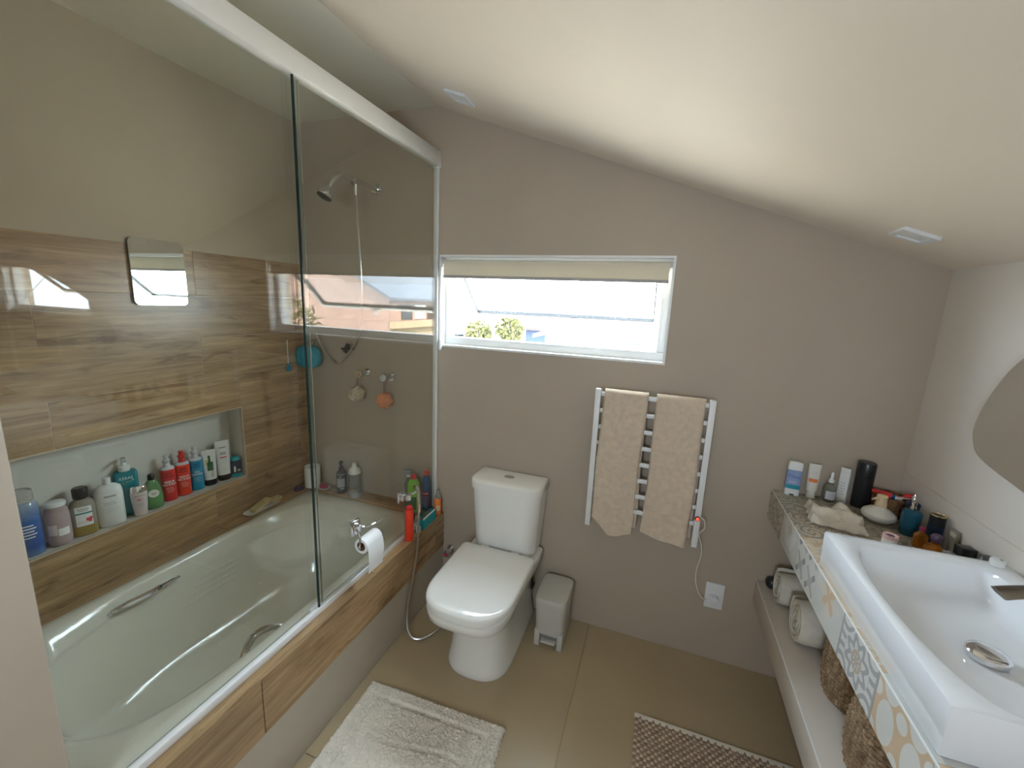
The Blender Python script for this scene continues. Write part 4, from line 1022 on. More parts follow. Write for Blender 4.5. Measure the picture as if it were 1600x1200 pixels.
# ---- hygienic hand spray on the glass with its hose
hs = thing('hand_spray', 'chrome bidet hand spray on a square bracket with a steel hose', 'hand spray', (GX, -.352, .684))
MB().box(0, .010, -.024, .024, -.028, .028).build('bracket_plate', 'chrome', hs, bevel=.003)
MB().box(.010, .026, -.012, .016, -.018, .018).build('bracket', 'chrome', hs, bevel=.003)
MB().lathe([(.012, -.014), (.015, -.010), (.015, .010), (.012, .014)], 18, .040, .010).build('knob', 'chrome', hs)
hd_ = smoothpath([(.040, .062, .030), (.046, .075, .024), (.052, .080, 0), (.056, .078, -.05), (.058, .072, -.105)], 5)
MB().tube(hd_, [.010]*3+[.009]*(len(hd_)-3), 12).build('spray_handle', 'chrome', hs)
MB().tube([(.026, .012, .0), (.044, .068, .004)], .006, 8).build('cradle', 'chrome', hs)
hp = smoothpath([(.058, .072, -.105), (.060, .066, -.20), (.064, .04, -.33), (.062, 0, -.45), (.062, -.035, -.57), (.085, -.070, -.640), (.125, -.088, -.667), (.175, -.063, -.670), (.215, .005, -.658), (.225, .105, -.61), (.19, .205, -.52), (.116, .292, -.46)], 8)
MB().tube(hp, .0062, 10).build('hose', 'steel_hose', hs)
va = thing('angle_valve', 'chrome wall valve with a red mark low behind the toilet', 'valve', (.985, 0, .232))
MB().loft([[(.024*math.cos(2*PI*k/24), y, .024*math.sin(2*PI*k/24)) for k in range(24)] for y in (-.0005, -.008)]).build('flange', 'chrome', va)
MB().loft([[(.011*math.cos(2*PI*k/20), y, .011*math.sin(2*PI*k/20)) for k in range(20)] for y in (-.008, -.050)]).build('body', 'chrome', va)
MB().loft([[(.016*math.cos(2*PI*k/12), y, .016*math.sin(2*PI*k/12)) for k in range(12)] for y in (-.050, -.072)]).build('handle', 'chrome', va)
MB().loft([[(.009*math.cos(2*PI*k/20), y, .009*math.sin(2*PI*k/20)) for k in range(20)] for y in (-.072, -.0735)]).build('red_mark', 'c_label_red', va)
MB().tube([(0, -.035, -.008), (0, -.035, -.035)], .008, 10).build('outlet', 'chrome', va)

# ---- shower fittings on the back wall
sh = thing('wall_shower', 'chrome wall shower with a round head and a hanging hose', 'shower', (.515, 0, 2.168))
def wdisc(y0, y1, r0, r1, n=24): return [[(r*math.cos(2*PI*k/n), y, r*math.sin(2*PI*k/n)) for k in range(n)] for y, r in ((y0, r0), (y1, r1))]
MB().loft(wdisc(-.0005, -.010, .030, .024)).build('flange', 'chrome', sh)
MB().tube(smoothpath([(0, -.01, 0), (-.010, -.09, .003), (-.020, -.19, .008), (-.026, -.235, .004), (-.034, -.268, -.025), (-.042, -.284, -.058)], 6), [.013]*13+[.010]*18, 12).build('arm', 'chrome', sh)
MB().tube([(-.014, -.125, -.002), (-.017, -.155, .0)], .017, 14).tube([(-.0155, -.14, -.005), (-.0155, -.14, -.065)], [.013, .008], 12).build('diverter', 'chrome', sh)
hd2 = MB().lathe([(.012, .0), (.014, -.012), (.034, -.040), (.038, -.052), (.037, -.058)], 24).build('rose', 'chrome', sh, loc=(-.042, -.284, -.055)); hd2.rotation_euler = (math.radians(-24), math.radians(14), 0)
MB().lathe([(.034, -.0585), (.033, -.0615), (.004, -.062)], 24).build('nozzle_plate', 'c_black', hd2)
hpts = smoothpath([(-.0155, -.14, -.06), (-.012, -.135, -.20), (-.02, -.11, -.45), (-.06, -.07, -.68), (-.120, -.05, -.80), (-.195, -.045, -.89), (-.255, -.045, -.935), (-.315, -.045, -.90), (-.370, -.045, -.83), (-.395, -.045, -.77)], 8)
MB().tube(hpts, .0052, 8).build('hose', 'steel_hose', sh)
hb_ = thing('hose_bracket', 'small black bracket holding the shower hose on the back wall', 'bracket', (.336, 0, 1.325))
MB().box(-.010, .010, -.040, -.0005, -.006, .006).box(-.030, .012, -.062, -.040, -.007, .007).build('clip', 'black_plastic', hb_, bevel=.003)
MB().tube([(-.009, -.056, -.020), (.012, -.052, .030)], .0115, 10).build('sleeve', 'black_plastic', hb_)
def knob(x, z, label):
    k = thing('shower_valve', label, 'valve', (x, 0, z))
    MB().loft(wdisc(-.0005, -.007, .030, .028)).build('flange', 'chrome', k)
    MB().loft(wdisc(-.007, -.040, .018, .018)).build('stem', 'chrome', k)
    MB().loft([[(r*math.cos(2*PI*q/24), y, r*math.sin(2*PI*q/24)) for q in range(24)] for y, r in ((-.040, .020), (-.043, .0215), (-.075, .0215), (-.078, .019))]).build('handle', 'chrome', k, smooth=40)
knob(.428, 1.196, 'chrome shower valve with the cream puff hanging from it'); knob(.592, 1.190, 'chrome shower valve with the orange puff hanging from it')
def puff(name, label, loc, R, mat, cordm, top, seedv, rz=1.0):
    t = thing(name, label, 'bath puff', loc); rn = random.Random(seedv); m = MB()
    for k in range(150):
        d = Vector((rn.gauss(0, 1), rn.gauss(0, 1), rn.gauss(0, 1))).normalized(); a = d.orthogonal().normalized(); a.rotate(Matrix.Rotation(rn.uniform(0, 6), 3, d)); bq = d.cross(a)
        w = R*rn.uniform(.28, .42); rr_ = R*rn.uniform(.70, .98); prev = None; vs = []
        for i in range(7):
            u = (i/6-.5)*2; wob = .25*w*math.sin(4*u+k)
            for v_ in (-1, 1):
                p = d*(rr_-.22*R*abs(u)**2) + a*(u*w+wob*v_*.3) + bq*(v_*w*.16+wob*.5) - d*(.12*R*(v_ < 0)); vs.append((p.x, p.y, p.z*rz))
        m.add(vs, [(2*i, 2*i+2, 2*i+3, 2*i+1) for i in range(6)])
    m.sphere((0, 0, 0), R*.72, R*.72, R*.72*rz, 14)
    o = m.build('netting', mat, t, smooth=180); o['kind'] = 'stuff'
    MB().tube([(-.004, 0, R*.6*rz), (top[0]-.006, top[1], top[2]), (top[0]+.006, top[1], top[2]), (.004, 0, R*.6*rz)], .0016, 6).build('loop_cord', cordm, t)
puff('bath_puff', 'cream netted bath puff hanging below a shower valve', (.408, -.062, 1.082), .052, 'puff_cream', 'rope_brown', (.012, .004, .136), 1)
puff('bath_puff', 'orange netted bath puff hanging below a shower valve', (.592, -.062, 1.062), .052, 'puff_orange', 'rope_brown', (.0, .004, .150), 2)
t = thing('bath_sponge_mitt', 'teal bath sponge hanging in the shower corner below the window reflection', 'sponge', (.078, -.066, 1.262))
rn = random.Random(9); m = MB()
n_ = 24
m.loft([[(x*(1+.06*math.sin(5*k+9*zz)), y*(1+.10*math.sin(4*k+5*zz)), z) for k, (x, y, z) in enumerate(ring(0, 0, zz, .070*s_, .050*s_, 2.6, n_))] for zz, s_ in ((-.060, .55), (-.052, .85), (-.03, 1.0), (.0, 1.05), (.035, .98), (.055, .78), (.063, .5))])
m.build('sponge', 'puff_teal', t, smooth=80)
MB().tube(smoothpath([(-.03, .0, .055), (-.02, .03, .085), (0.0, .060, .095), (.02, .03, .085), (.03, 0, .055)]), .002, 6).build('loop_cord', 'black_plastic', t)
MB().tube([(0, .0655, .094), (0, .050, .094)], .006, 10).build('wall_hook', 'chrome', t)
t = thing('back_brush', 'slim blue and white scrubbing brush hanging on a cord by the teal sponge', 'brush', (.012, -.150, 1.262))
MB().tube([(0, 0, -.05), (0, 0, .10)], .0022, 6).build('cord', 'c_white', t)
MB().secs([(-.080, .006, .008), (-.065, .009, .014), (-.045, .007, .010), (-.035, .003, .004)], 14).build('brush_head', 'c_sky', t)
MB().tube([(-.0115, 0, .10), (.002, 0, .10)], .004, 8).build('wall_hook', 'chrome', t)

# ------------------------------------------------------------------ things on the counter
KZ = CT+.001
t = thing('deodorant_stick', 'white and blue deodorant stick at the far corner of the counter', 'deodorant', (2.556, -.030, KZ), -.12)
MB().secs([(0, .024, .012, 4), (.003, .026, .013, 4), (.028, .026, .013, 4)], 28).build('base', 'c_white', t, smooth=45)
MB().secs([(.0285, .0262, .0132, 4), (.108, .0262, .0132, 4)], 28).build('label_sleeve', 'c_periwinkle', t, smooth=45)
MB().secs([(.1085, .0258, .0129, 4), (.132, .0255, .0126, 4), (.140, .023, .011, 4), (.143, .016, .007, 3)], 28).build('cap', 'c_white', t, smooth=45)
patch('dial', 'c_black', t, -.008, .008, .001, .007, y=-.0134); patch('printed_wave', 'c_sea', t, -.025, .025, .0295, .046, y=-.0136); letters('lettering', 'Dove', .019, 'c_blue_ink', t, .0, .082, y=-.0137, rot=-.08); strokes(t, .064, 2, .014, 'c_text_white', None) if False else None
for k in range(2): patch('print_line', 'c_text_white', t, -.015, .012-.004*k, .060-.006*k, .0615-.006*k, y=-.0137)
t = tube_('face_cream_tube', 'white cream tube with an orange band beside the deodorant', (2.624, -.026, KZ), -.1, .0215, .142, 'c_offwhite', 'c_offwhite', capr=.0155, group=None, caph=.030, d=.0135)
tpatch('orange_band', 'c_orange', t, -.018, .018, .068, .082, .0215, .142, .030, .0135)
for z in (.108, .102): tpatch('print_line', 'c_silver', t, -.009, .009, z, z+.0015, .0215, .142, .030, .0135)
t = bottle('serum_bottle', 'frosted glass dropper bottle next to the cream tube', 'bottle', (2.684, -.032, KZ), 0, [(0, .020, .020), (.003, .022, .022), (.052, .022, .022), (.064, .018, .018), (.072, .009, .009), (.078, .009, .009)], 'foam_clear', [(.0785, .010, .010), (.090, .010, .010), (.092, .006, .006), (.096, .0055, .0055), (.116, .0055, .0055), (.120, .003, .003)], 'c_white')
patch('paper_label', 'c_silver', t, -.019, .019, .012, .046, (.0223, .0223)); strokes(t, .038, 4, .012, 'c_grey', (.0225, .0225), .006, .0012)
t = thing('ointment_box', 'slim white carton standing between the dropper bottle and black cylinder', 'box', (2.728, -.030, KZ), math.radians(-38))
MB().box(-.016, .016, -.009, .009, 0, .128).build('carton', 'c_white', t, bevel=.001)
MB().box(-.016, .016, -.009, -.007, .128, .146).build('open_flap', 'c_white', t, bevel=.0005)
for k in range(5): patch('print_line', 'c_silver', t, -.008, .008-.002*(k % 2), .035+.012*k, .039+.012*k, y=-.0092)
t = thing('black_cylinder', 'tall plain black cylindrical bottle against the back wall', 'bottle', (2.786, -.040, KZ))
MB().lathe([(.027, 0), (.0285, .002), (.0285, .125)], 32).build('body', 'black_plastic', t, smooth=40)
MB().lathe([(.0285, .1258), (.0288, .128), (.0288, .178), (.027, .182), (.010, .183)], 32).build('cap', 'black_plastic', t, smooth=40)
t = thing('wicker_basket', 'round brown wicker basket of tubes in the vanity corner', 'basket', (2.862, -.072, KZ))
m = MB()
for k in range(9):
    z = .005+.0085*k; R = .043+.010*(k/8); pts = []
    for i in range(40): a = 2*PI*i/40; pts.append(((R+.0014*(1 if (i+k) % 2 else -1))*math.cos(a), (R+.0014*(1 if (i+k) % 2 else -1))*math.sin(a), z))
    m.tube(pts, .0046, 6, closed=True)
m.lathe([(.001, .001), (.042, .001), (.042, .004), (.001, .004)], 24)
o = m.build('woven_wall', 'seagrass_dark', t, smooth=60); o['kind'] = 'stuff'
t = thing('toothpaste_tube', 'red toothpaste tube with a white cap sticking out of the wicker basket', 'toothpaste', (2.842, -.078, KZ+.030)); t.rotation_euler = (math.radians(-8), math.radians(62), math.radians(35))
t.location = (2.832, -.070, KZ+.079)
t.rotation_euler = (0, math.radians(100), math.radians(-20))
MB().secs([(-.028, .002, .019, 2.6), (-.02, .006, .0185, 2.4), (.01, .011, .016, 2.2), (.030, .013, .014)], 20).build('body', 'c_red', t, smooth=60)
MB().secs([(.0302, .0132, .0142), (.040, .010, .010)], 20).build('blue_end', 'c_deep_blue', t, smooth=50); MB().lathe([(.009, .0402), (.0095, .042), (.009, .060), (.007, .062)], 16).build('cap', 'c_white', t, smooth=45)
t = thing('toothbrush', 'pink toothbrush leaning out of the wicker basket', 'toothbrush', (2.880, -.092, KZ+.078)); t.rotation_euler = (0, math.radians(72), math.radians(-25))
MB().secs([(-.03, .004, .005), (.02, .0045, .006), (.055, .003, .004)], 10).build('handle', 'c_pink', t, smooth=60); MB().secs([(.012, .007, .010), (.034, .008, .011), (.046, .004, .006)], 12, -.008, 0).build('head_cover', 'c_red', t, smooth=60)
t = thing('soap_dispenser', 'squat cream ceramic soap dispenser with a wooden pump', 'dispenser', (2.798, -.160, KZ), math.radians(-55))
MB().lathe([(.020, 0), (.030, .002), (.047, .018), (.050, .028), (.047, .038), (.030, .050), (.018, .056), (.015, .060)], 36).build('pot', 'c_offwhite', t, smooth=60)
for z, r in ((.020, .0485), (.026, .0502), (.032, .0495)): MB().tube([(r*math.cos(2*PI*k/40), r*math.sin(2*PI*k/40), z) for k in range(40)], .0011, 5, closed=True).build('ridge', 'c_offwhite', t)
MB().lathe([(.017, .0602), (.018, .062), (.0165, .078), (.0155, .090), (.0165, .094), (.0165, .100), (.013, .103)], 24).build('pump_head', 'c_peach', t, smooth=45)
MB().tube([(0, -.012, .096), (0, -.050, .092)], [.005, .003], 8).build('spout', 'c_peach', t)
t = bottle('lip_balm_pot', 'small white pot with a pink notched lid behind the basin', 'jar', (2.712, -.440, KZ), 0, [(0, .018, .018), (.002, .019, .019), (.066, .019, .019)], 'c_white')
m = MB()
for k in range(16):
    a = 2*PI*k/16; m.box(-.0025, .0025, -.0025, .0025, .0665, .078); 
    for q in range(8): x, y, z = m.v[-8+q]; m.v[-8+q] = (.0165*math.cos(a)+x*math.cos(a)-y*math.sin(a), .0165*math.sin(a)+x*math.sin(a)+y*math.cos(a), z)
m.lathe([(.019, .0662), (.0195, .068), (.0195, .074), (.014, .0765), (.011, .074), (.001, .0735)], 28); m.build('lid', 'c_pink', t, smooth=40)
MB().lathe([(.011, .0742), (.010, .0752), (.001, .0754)], 16).build('lid_centre', 'c_dusk', t)
# perfumes
GP = 'perfume bottles behind the basin'
t = thing('perfume_bottle', 'blue ribbed perfume bottle with a silver atomiser near the wicker basket', 'perfume', (2.858, -.228, KZ), .3, GP)
pr_ = [(0, .022, .022)]
for k in range(9): pr_ += [(.004+.009*k, .0245+.0003*k, .0245+.0003*k), (.0075+.009*k, .0262+.0003*k, .0262+.0003*k)]
pr_ += [(.088, .022, .022), (.092, .010, .010)]
MB().secs(pr_, 28).build('body', 'blue_glass', t, smooth=40); MB().lathe([(.009, .0925), (.009, .100), (.006, .101), (.006, .108), (.0075, .109), (.0075, .118), (.005, .119)], 16).build('atomiser', 'chrome', t, smooth=40)
t = thing('perfume_bottle', 'dark shapely perfume bottle with a silver stopper against the wicker basket', 'perfume', (2.832, -.140, KZ), .1, GP); t.location = (2.892, -.152, KZ)
MB().secs([(0, .018, .018), (.003, .021, .021), (.03, .024, .024), (.06, .018, .018), (.085, .022, .022), (.095, .010, .010)], 24).build('body', 'c_navy', t, smooth=60); MB().lathe([(.008, .0955), (.008, .108), (.005, .112), (.004, .124)], 14).build('stopper', 'chrome', t, smooth=40)
t = thing('perfume_bottle', 'dark perfume cylinder with a gold-rimmed cap by the wall', 'perfume', (2.893, -.292, KZ), 0, GP)
MB().lathe([(.019, 0), (.0205, .002), (.0205, .074)], 24).build('body', 'c_navy', t, smooth=40); MB().lathe([(.0202, .0745), (.0202, .106), (.019, .107)], 24).build('cap', 'c_black', t, smooth=40)
MB().lathe([(.0192, .1072), (.0206, .108), (.0206, .111), (.017, .1115), (.016, .109)], 24, cap1=False, cap0=False).build('gold_rim', 'gold', t, smooth=40); MB().lathe([(.0165, .1075), (.016, .1095), (.001, .1098)], 20).build('cap_inlay', 'c_navy', t)
t = thing('compact_case', 'flat olive case standing on edge against the vanity wall', 'case', (2.911, -.352, KZ), 0)
MB().box(-.006, .006, -.016, .016, 0, .092).build('shell', 'slate', t, bevel=.003)
MB().box(-.0068, -.006, -.013, .013, .070, .084).build('clasp', 'c_sand', t, smooth=0)
t = thing('perfume_bottle', 'round amber perfume bottle with a dark plum stopper', 'perfume', (2.842, -.400, KZ), 0, GP)
MB().secs([(0, .014, .012), (.004, .022, .018), (.024, .029, .023), (.044, .024, .019), (.056, .012, .011), (.060, .009, .009)], 28).build('body', 'amber_glass', t, smooth=60)
MB().secs([(.0605, .008, .008), (.068, .013, .011), (.080, .015, .012), (.088, .009, .008)], 16).build('stopper', 'c_dusk', t, smooth=60)
t = thing('perfume_bottle', 'red-orange perfume bottle half hidden behind the round amber one', 'perfume', (2.848, -.318, KZ), 0, GP)
MB().secs([(0, .014, .010, 3), (.003, .018, .013, 3), (.045, .018, .013, 3), (.052, .008, .008), (.056, .007, .007)], 24).build('body', 'amber_glass', t, smooth=50); MB().lathe([(.008, .0565), (.008, .070), (.006, .071)], 14).build('cap', 'c_maroon', t)
t = thing('perfume_bottle', 'faceted golden perfume bottle beside the basin rim', 'perfume', (2.838, -.472, KZ), .25, GP)
MB().secs([(0, .016, .012, 'rect'), (.003, .019, .014, 'rect'), (.050, .019, .014, 'rect'), (.058, .010, .009, 'rect')], 4).build('body', 'gold_glass', t, smooth=20); MB().secs([(.0585, .010, .009, 'rect'), (.070, .011, .010, 'rect')], 4).build('cap', 'clear', t, smooth=20)
t = thing('perfume_bottle', 'square clear perfume bottle with a big black cube cap', 'perfume', (2.884, -.452, KZ), .1, GP)
MB().secs([(0, .018, .016, 'rect'), (.003, .020, .018, 'rect'), (.044, .020, .018, 'rect'), (.048, .009, .009, 'rect')], 4).build('body', 'gold_glass', t, smooth=20); MB().box(-.0185, .0185, -.0165, .0165, .0485, .086).build('cap', 'c_black', t, bevel=.002)
t = thing('perfume_bottle', 'tall smoky perfume bottle with a rounded clear top by the white cap', 'perfume', (2.893, -.520, KZ), 0, GP)
MB().secs([(0, .017, .017), (.003, .020, .020), (.052, .020, .020)], 24).build('body', 'c_navy', t, smooth=45); MB().secs([(.0525, .0205, .0205), (.085, .0205, .0205), (.098, .015, .015), (.101, .006, .006)], 24).build('dome_cap', 'smoke', t, smooth=60)
t = thing('white_stopper', 'small white plastic cap lying on the far corner of the basin rim', 'cap', (2.872, -.585, BZ+.0015), .2)
MB().secs([(0, .014, .014), (.001, .015, .015), (.016, .0145, .0145), (.018, .012, .012)], 20).build('body', 'c_white', t, smooth=40); MB().lathe([(.004, .0182), (.004, .0190)], 10, .004, -.004).build('dimple', 'c_grey', t)
# folded face cloth
fc = MB(); nx, ny = 40, 34
def fh(u, v):
    h = .016+.030*math.exp(-((u-.72)/.16)**2)*math.exp(-((v-.86)/.22)**2) + .022*math.exp(-((v-.42-.10*u)/.16)**2) + .014*math.exp(-((u-.52-.08*v)/.07)**2)*(.4+.6*v) + .010*math.exp(-((u-.05)/.10)**2)
    h += .0035*math.sin(13*u+7*v)+.0025*math.sin(23*v-9*u)
    return h
top = []; 
q00, q10, q11, q01 = Vector((2.552, -.285)), Vector((2.708, -.318)), Vector((2.728, -.185)), Vector((2.580, -.125))
for i in range(nx+1):
    for j in range(ny+1):
        u, v = i/nx, j/ny; p = q00*(1-u)*(1-v)+q10*u*(1-v)+q11*u*v+q01*(1-u)*v
        eg = min(u, 1-u, v, 1-v); p = p + Vector((.004*math.sin(20*v)*(u in (0, 1)), .004*math.sin(22*u)*(v in (0, 1))))
        if u > .9: p = p + Vector((.006*math.sin(16*v), 0))
        top.append((p.x, p.y, .004+fh(u, v)*min(1, (eg/.055)**.5 if eg > 0 else 0)))
fc.add(top, [(i*(ny+1)+j, (i+1)*(ny+1)+j, (i+1)*(ny+1)+j+1, i*(ny+1)+j+1) for i in range(nx) for j in range(ny)])
fc.add([(p[0], p[1], .0003) for p in top], [(i*(ny+1)+j, i*(ny+1)+j+1, (i+1)*(ny+1)+j+1, (i+1)*(ny+1)+j) for i in range(nx) for j in range(ny)])
o = fc.build('face_cloth', 'towel_cream', smooth=180); o.location = (0, 0, KZ); tag(o, 'crumpled cream face cloth folded on the patterned counter', 'towel')

# ------------------------------------------------------------------ on the shelf below
SZ = ST+.001
def roll(label, x0, x1, y, R, mat, lean, turns=3.2):
    m = MB(); th = R/(turns+.35); pts = []; N = 90
    for k in range(N+1):
        a = turns*2*PI*k/N; r = th*.35+th*a/(2*PI); pts.append((r+th*.40, a)); 
    outl = [( (r)*math.cos(a+lean), (r)*math.sin(a+lean)) for r, a in pts] + [((r-th*.78)*math.cos(a+lean), (r-th*.78)*math.sin(a+lean)) for r, a in reversed(pts)]
    zmin = min(q[1] for q in outl); rings = []
    for i in range(13):
        s = i/12; x = x0+(x1-x0)*s; k = 1-.05*(1-min(1, min(s, 1-s)/.08))
        rings.append([(x+.004*math.sin(7*j/len(outl)*6), q[0]*k, (q[1]-zmin*0)*k) for j, q in enumerate(outl)])
    m.loft(rings, True, True)
    zm = min(v[2] for v in m.v)
    o = m.build('rolled_towel', mat, smooth=60); o.location = (0, y, SZ-zm); tag(o, label, 'towel', 'rolled towels under the counter'); return o
roll('rolled cream towel on the shelf nearer the back wall', 2.538, 2.80, -.128, .068, 'towel_cream', -.4)
roll('rolled cream towel on the shelf next to the seagrass basket', 2.548, 2.82, -.335, .080, 'towel_cream', -.7)
t = thing('hair_brush', 'round black brush end lying on the shelf by the back wall', 'brush', (2.545, -.036, SZ))
MB().secs([(0, .014, .016), (.006, .022, .022), (.024, .026, .025), (.040, .020, .020), (.045, .010, .010)], 20).build('head', 'black_plastic', t, smooth=60); MB().tube([(.02, 0, .022), (.14, .004, .016)], [.011, .008], 10).build('handle', 'black_plastic', t)
def seagrass(label, x, y, R, h, full):
    t = thing('seagrass_basket', label, 'basket', (x, y, SZ), 0, 'seagrass baskets under the counter')
    m = MB(); nr = int(h/.0125)
    for k in range(nr):
        s = k/(nr-1); rr_ = R*(.86+.20*math.sin(PI*min(1, .18+.72*s))); z = .007+.0125*k; pts = []
        for i in range(56): a = 2*PI*i/56; q = rr_+.0018*(1 if (i+k) % 2 else -1); pts.append((q*math.cos(a), q*math.sin(a), z+.0012*math.sin(9*a+k)))
        m.tube(pts, .0076, 6, closed=True)
    m.lathe([(.001, .001), (R*.88, .001), (R*.88, .006), (.001, .006)], 28)
    o = m.build('woven_wall', 'seagrass', t, smooth=60); o['kind'] = 'stuff'
    return t
seagrass('tall seagrass basket on the shelf beside the rolled towels', 2.682, -.548, .098, .262, False)
seagrass('open seagrass basket holding dark cloths, nearer the viewer on the shelf', 2.668, -.800, .108, .235, True)
for lab, c, x, y, z, s_ in (('dark navy folded cloth inside the open seagrass basket', 'c_navy', 2.637, -.775, .185, 1.0), ('pink and maroon folded cloth inside the open seagrass basket', 'c_magenta', 2.652, -.835, .180, .9)):
    m = MB(); m.secs([(-.165, .030*s_, .026*s_, 3), (-.1, .034*s_, .030*s_, 3), (0, .036*s_, .030*s_, 3), (.03, .034*s_, .026*s_, 3), (.040, .020*s_, .014*s_, 3)], 20)
    o = m.build('folded_cloth', c, smooth=60); o.location = (x, y, SZ+z-.008); tag(o, lab, 'cloth')

# ------------------------------------------------------------------ outside the window
plain('h_white', (.72, .71, .68), .8); plain('h_blue', (.012, .024, .055), .7); plain('h_pink', (.30, .185, .14), .85, var=.18, vscale=2.0); plain('h_roof', (.085, .095, .115), .8, var=.15, vscale=3); plain('h_tile', (.05, .03, .026), .85, var=.12)
plain('h_glass', (.006, .007, .009), .15); plain('h_cream', (.30, .22, .13), .85); plain('h_ground', (.42, .38, .31), .95, var=.15, vscale=.4); plain('leaf_dry', (.045, .042, .008), .9, var=.35, vscale=4); plain('leaf_green', (.010, .028, .006), .9, var=.3, vscale=4); plain('bark', (.20, .14, .09), .9)
plain('h_brickline', (.36, .24, .18), .9)
GZ = -3.2
o = MB().box(-45, 60, .6, 90, GZ-.3, GZ).build('ground', 'h_ground', smooth=0); tag(o, 'paved ground outside the window', 'ground', kind='structure')
def house(label, x0, x1, y0, y1, eave, ridge, wall, roofm, axis='x', wins=(), ov=.35):
    h = thing('house', label, 'house', ((x0+x1)/2, (y0+y1)/2, GZ)); hx, hy = (x1-x0)/2, (y1-y0)/2; e_, r_ = eave-GZ, ridge-GZ
    m = MB()
    if axis == 'x': m.prism([(-hy, 0), (hy, 0), (hy, e_), (0, r_), (-hy, e_)], 0, -hx, hx)
    else: m.prism([(-hx, 0), (hx, 0), (hx, e_), (0, r_), (-hx, e_)], 1, -hy, hy)
    m.build('walls', wall, h, smooth=0)
    t_ = .12
    for s in (-1, 1):
        m = MB()
        if axis == 'x':
            k = (r_-e_)/hy; q = [(0, r_+.01), (s*(hy+ov), e_-k*ov+.01), (s*(hy+ov), e_-k*ov+t_), (0, r_+t_)]; m.prism(q, 0, -hx-ov, hx+ov)
        else:
            k = (r_-e_)/hx; q = [(0, r_+.01), (s*(hx+ov), e_-k*ov+.01), (s*(hx+ov), e_-k*ov+t_), (0, r_+t_)]; m.prism(q, 1, -hy-ov, hy+ov)
        m.build('roof', roofm, h, smooth=0)
    for face, a, z, w, hh in wins:
        wdw = MB()
        if face == 'f': wdw.box(a-w/2, a+w/2, -hy-.04, -hy+.02, z-GZ, z-GZ+hh)
        else: wdw.box(-hx-.04, -hx+.02, a-w/2, a+w/2, z-GZ, z-GZ+hh)
        f = wdw.build('window', 'h_white', h, smooth=0); g_ = MB()
        nb = max(1, round(w/.45))
        for q in range(nb):
            u0 = a-w/2+w*(q+.1)/nb; u1 = a-w/2+w*(q+.9)/nb
            if face == 'f': g_ = MB().box(u0, u1, -hy-.05, -hy-.03, z-GZ+.06, z-GZ+hh-.06)
            else: g_ = MB().box(-hx-.05, -hx-.03, u0, u1, z-GZ+.06, z-GZ+hh-.06)
            g_.build('pane', 'h_glass', f, smooth=0)
    return h
house('white gabled house with a barred window at the far side of the view', -11.5, -4.4, 13, 21, 2.3, 4.6, 'h_white', 'h_white', 'y', (('f', 2.78, 1.12, .5, .55), ('f', 2.5, .12, 1.3, .26)))
house('blue house with a pale roof seen below the open sash', -3.3, -.6, 14.7, 19, .62, 1.3, 'h_blue', 'h_tile', 'x', (('f', -.6, -.6, .9, .6),), .25)
house('white house with a red roof edge and a row of small windows', -1.2, 4.4, 10.0, 13.6, .75, 1.80, 'h_white', 'h_tile', 'y', (('f', -1.78, .56, .9, .22), ('f', -.30, .54, .5, .2)), .3)
ph_ = house('pink brick house with a dark grey roof beside the terrace', 9.8, 16.2, 12, 21, 1.62, 3.25, 'h_pink', 'h_roof', 'y', (), .25)
for k in range(11): MB().box(-3.2, 3.2, -4.515, -4.495, .3+.45*k, .33+.45*k).build('brick_course', 'h_brickline', ph_, smooth=0)
for k in range(5):
    wy = -3.3+1.0*k
    MB().box(-3.24, -3.18, wy-.38, wy+.38, 3.95, 4.55).build('terrace_opening', ('h_glass', 'h_white', 'h_tile', 'h_blue', 'h_glass')[k], ph_, smooth=0)
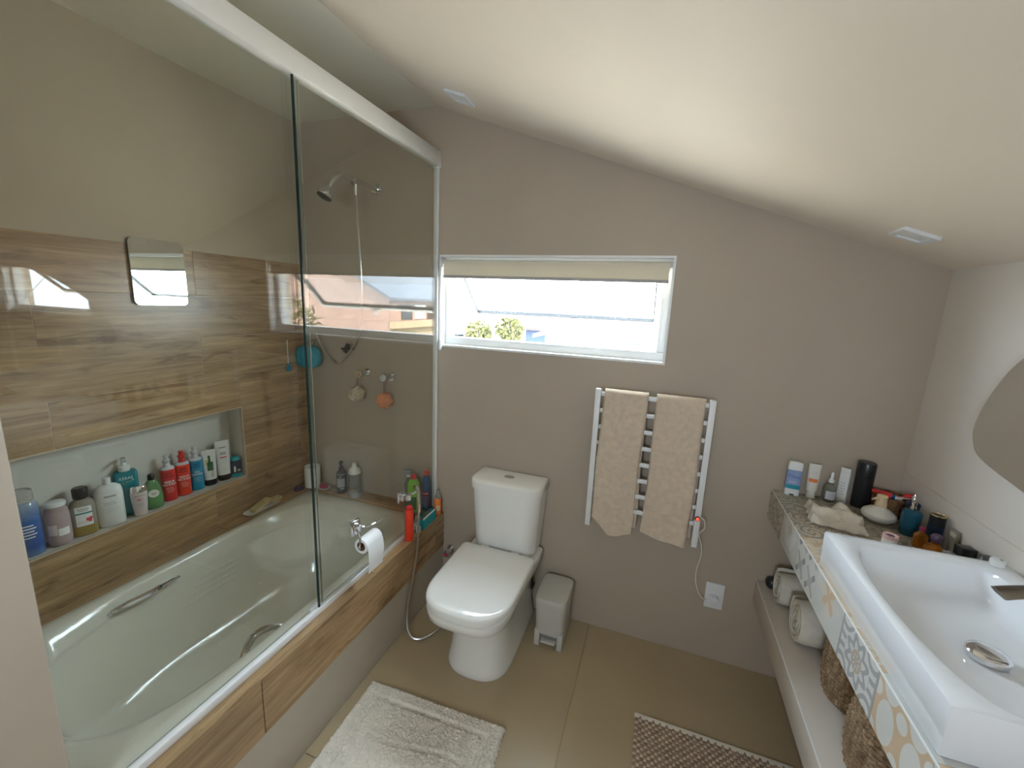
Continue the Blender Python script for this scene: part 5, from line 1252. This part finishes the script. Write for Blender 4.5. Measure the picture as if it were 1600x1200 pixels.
MB().box(-3.45, -3.18, -4.5, 4.5, 3.62, 3.88).build('terrace_parapet', 'h_cream', ph_, smooth=0)
MB().box(-3.23, -3.19, -4.5, 4.5, .0, 3.62).build('lower_wall', 'h_cream', ph_, smooth=0)
def tree(label, x, y, h, R, leaf, seedv, nl=420, bare=False):
    t = thing('garden_tree', label, 'tree', (x, y, GZ)); rn = random.Random(seedv)
    MB().tube([(0, 0, 0), (.05, .02, h*.4), (.0, .05, h*.8)], [.10, .08, .04], 8).build('trunk', 'bark', t)
    br = MB()
    for k in range(14):
        a = rn.uniform(0, 6.28); l = R*rn.uniform(.5, 1.0); z = h*rn.uniform(.45, .8); br.tube([(0, .03, z), (l*.5*math.cos(a), l*.5*math.sin(a), z+l*.5), (l*math.cos(a), l*math.sin(a), z+l*rn.uniform(.5, 1.1))], [.03, .02, .008], 5)
    br.build('branches', 'bark', t)['kind'] = 'stuff'
    lf = MB()
    for k in range(nl):
        d = Vector((rn.gauss(0, 1), rn.gauss(0, 1), rn.gauss(0, 1))).normalized()*R*rn.uniform(.4, 1)**.5; c = Vector((d.x, d.y, h*.82+d.z*.9)); s_ = rn.uniform(.06, .14) if not bare else rn.uniform(.05, .10)
        a = Vector((rn.gauss(0, 1), rn.gauss(0, 1), rn.gauss(0, 1))).normalized(); b_ = a.orthogonal().normalized()
        L_ = s_*(1.2 if not bare else 3.0); lf.add([c-a*L_, c+b_*s_*.5, c+a*L_, c-b_*s_*.5], [(0, 1, 2, 3)])
    lf.build('leaves', leaf, t, smooth=0)['kind'] = 'stuff'
tree('small yellow-green tree in front of the white gabled house', -4.25, 12.0, 4.5, .50, 'leaf_dry', 1)
tree('taller yellow-green tree nearer the blue house', -3.05, 12.0, 4.75, .5, 'leaf_dry', 2)
tree('low green shrubby tree at the far side of the window view', -5.55, 12.0, 4.0, .45, 'leaf_green', 3)
tree('dry spiky tree beside the pink brick house', 11.2, 8.2, 4.6, 1.2, 'leaf_dry', 4, 520, True)
tree('bare dry shrub in front of the pink brick wall', 9.0, 10.4, 3.6, .6, 'leaf_dry', 5, 200, True)
